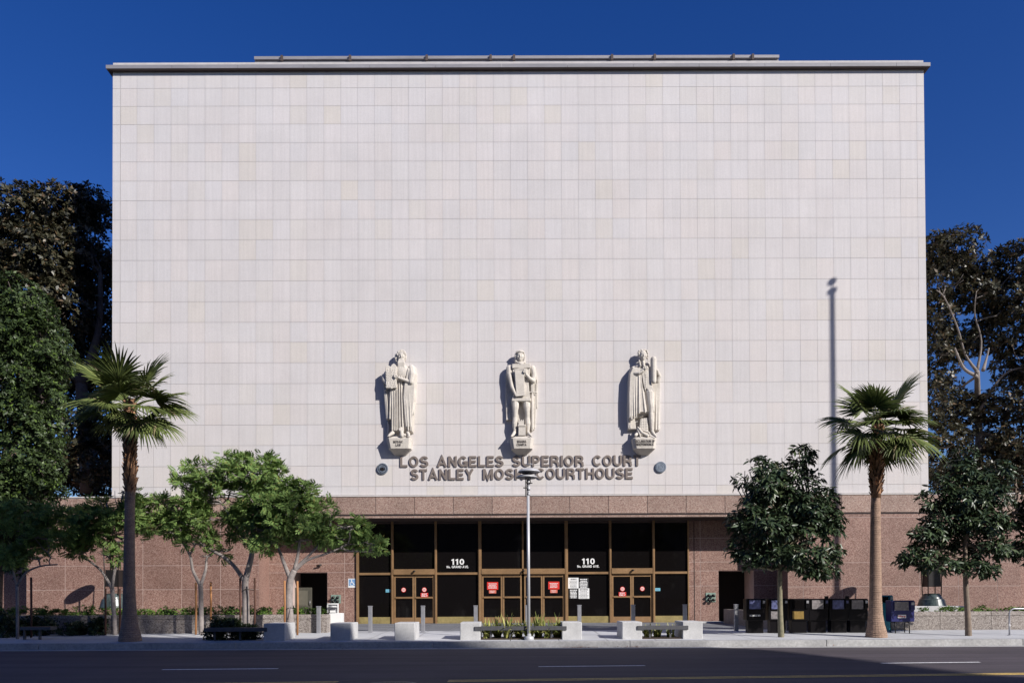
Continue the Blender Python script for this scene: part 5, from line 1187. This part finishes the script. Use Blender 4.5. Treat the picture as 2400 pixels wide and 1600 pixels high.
# ------------------------------------------------------------------ bike rack
D=26.9; a=P(2366,1488,D); zt3=P(2366,1424,D).z
t=thing('bike_rack','bent steel tube bike rack at the right margin','bike rack',(a.x,D,zf(D))); pts=[(a.x,D,zf(D)-.02),(a.x,D,zt3-.2)]
for k in range(7): pts.append((a.x+.18-.18*math.cos(k*math.pi/12),D,zt3-.2+.18*math.sin(k*math.pi/12)))
pts+=[(a.x+.75,D,zt3-.02)]
for k in range(7): pts.append((a.x+.75+.18*math.sin(k*math.pi/12),D,zt3-.2+.18*math.cos(k*math.pi/12)))
pts.append((a.x+.93,D,zf(D)-.02)); m=MB(); m.tube(pts,.026,10); m.build('tube',M['steel'],t)
for x in (a.x,a.x+.93): m=MB(); m.lathe((x,D,zf(D)),[(.07,-.01),(.07,.015),(.03,.018)],16,False); m.build('foot_plate',M['steel'],t)

# ------------------------------------------------------------------ litter
rng=np.random.default_rng(77); n=240; cx=np.concatenate([rng.normal(P(1362,1517,DC).x,.28,90),rng.normal(P(1490,1517,DC).x,.22,50),rng.uniform(-15,15,100)])
pos=np.stack([cx,DC-rng.random(n)**2*.22,np.full(n,.02)],1); V,Fc=inst(LEAF[0],LEAF[1],pos,rng.normal(size=(n,3))*np.array([1,1,.15]),np.tile([0,0,1.],(n,1))+rng.normal(size=(n,3))*.3,rng.uniform(.03,.08,n))
o=mesh_np('leaf_litter',V,Fc,M['litter']); tag(o,'dry leaves gathered in the gutter below the kerb','leaf litter',kind='stuff')

# ------------------------------------------------------------------ out of the picture: hall with a roof shaped for the street shade, and a flagpole
HZT=28.8; tt=HZT/MZ
G=[(-40,36),(-24,33.5),(-18.5,32),(-15,29.5),(-12,28),(-8.5,27.4),(-5,26.8),(-2.2,25.9),(0,25.35),(6,25.35),(7.1,21.5),(7.7,18.0),(8.2,16.4),(9.7,15.6),(14,15.3),(45,15.2)]  # wanted shade edge on the ground; the roof outline is fitted to it
roof=[(x+KX*tt,y-tt) for x,y in G]; roof+=[(roof[-1][0],-70),(roof[0][0],-70)]
hall=thing('shade_hall','large unseen hall across the street behind the viewer, flat roof shaped to cast the street shade','hall',(20,-30,0))
m=MB(); n=len(roof); m.add([(x,y,HZT-1.2) for x,y in roof]+[(x,y,HZT) for x,y in roof],[tuple(range(n-1,-1,-1)),tuple(range(n,2*n))]+[(i,(i+1)%n,n+(i+1)%n,n+i) for i in range(n)]); m.build('roof',M['hall'],hall,True)
m=MB(); m.box(-45,40,-66,-21,0,HZT-1.21); m.build('wall',M['hall'],hall)  # body widened so the entrance glass reflects a dark wall
m=MB()
for k in range(13): x=-42+k*6.8; m.box(x-.4,x+.4,-20.9,-20.2,0,HZT-1.22)
m.build('column',M['hall'],hall)
fx,fy=None,29.8
c=P(1950,685,DW); tt2=DW-fy; fz=c.z+MZ*tt2; fx=c.x+KX*tt2
t=thing('flagpole','tall flagpole on the sidewalk beyond the right margin, its shadow on the wall','flagpole',(fx,fy,ZS))
m=MB(); m.lathe((fx,fy,ZS),[(.18,-.05),(.18,.2),(.13,.3),(.12,4),(.085,fz-ZS)],16); m.build('pole',M['pole'],t)
m=MB(); m.ell((fx,fy,fz+.5),(.15,.15,.15)); m.lathe((fx,fy,fz),[(.16,0),(.16,.12),(.03,.14),(.03,.4)],12); m.build('finial',M['pole'],t)

tree('unseen_dapple_tree','tall unseen tree across the street near the viewer, added to cast the dappled shade','tree',5.6,[(1200+13.6/5.6*F,1960,110),(1200+13.9/5.6*F,-2000,90),(1200+13.6/5.6*F,-5500,60)],[],
   [(1200+13.0/5.6*F,-5720,1300,330,0,1.8),(1200+18.0/5.6*F,-5850,1000,300,.3,1.5),(1200+9.5/5.6*F,-5640,900,250,-.2,1.5)],620,6,.36,LEAF,M['ficus_green'],M['bark'],droop=.2,up=.2,shell=.2,hole=-.02,hs=.9,sub=4,seed=55)  # added out of view; flat crown set along the sun ray to dapple the planter
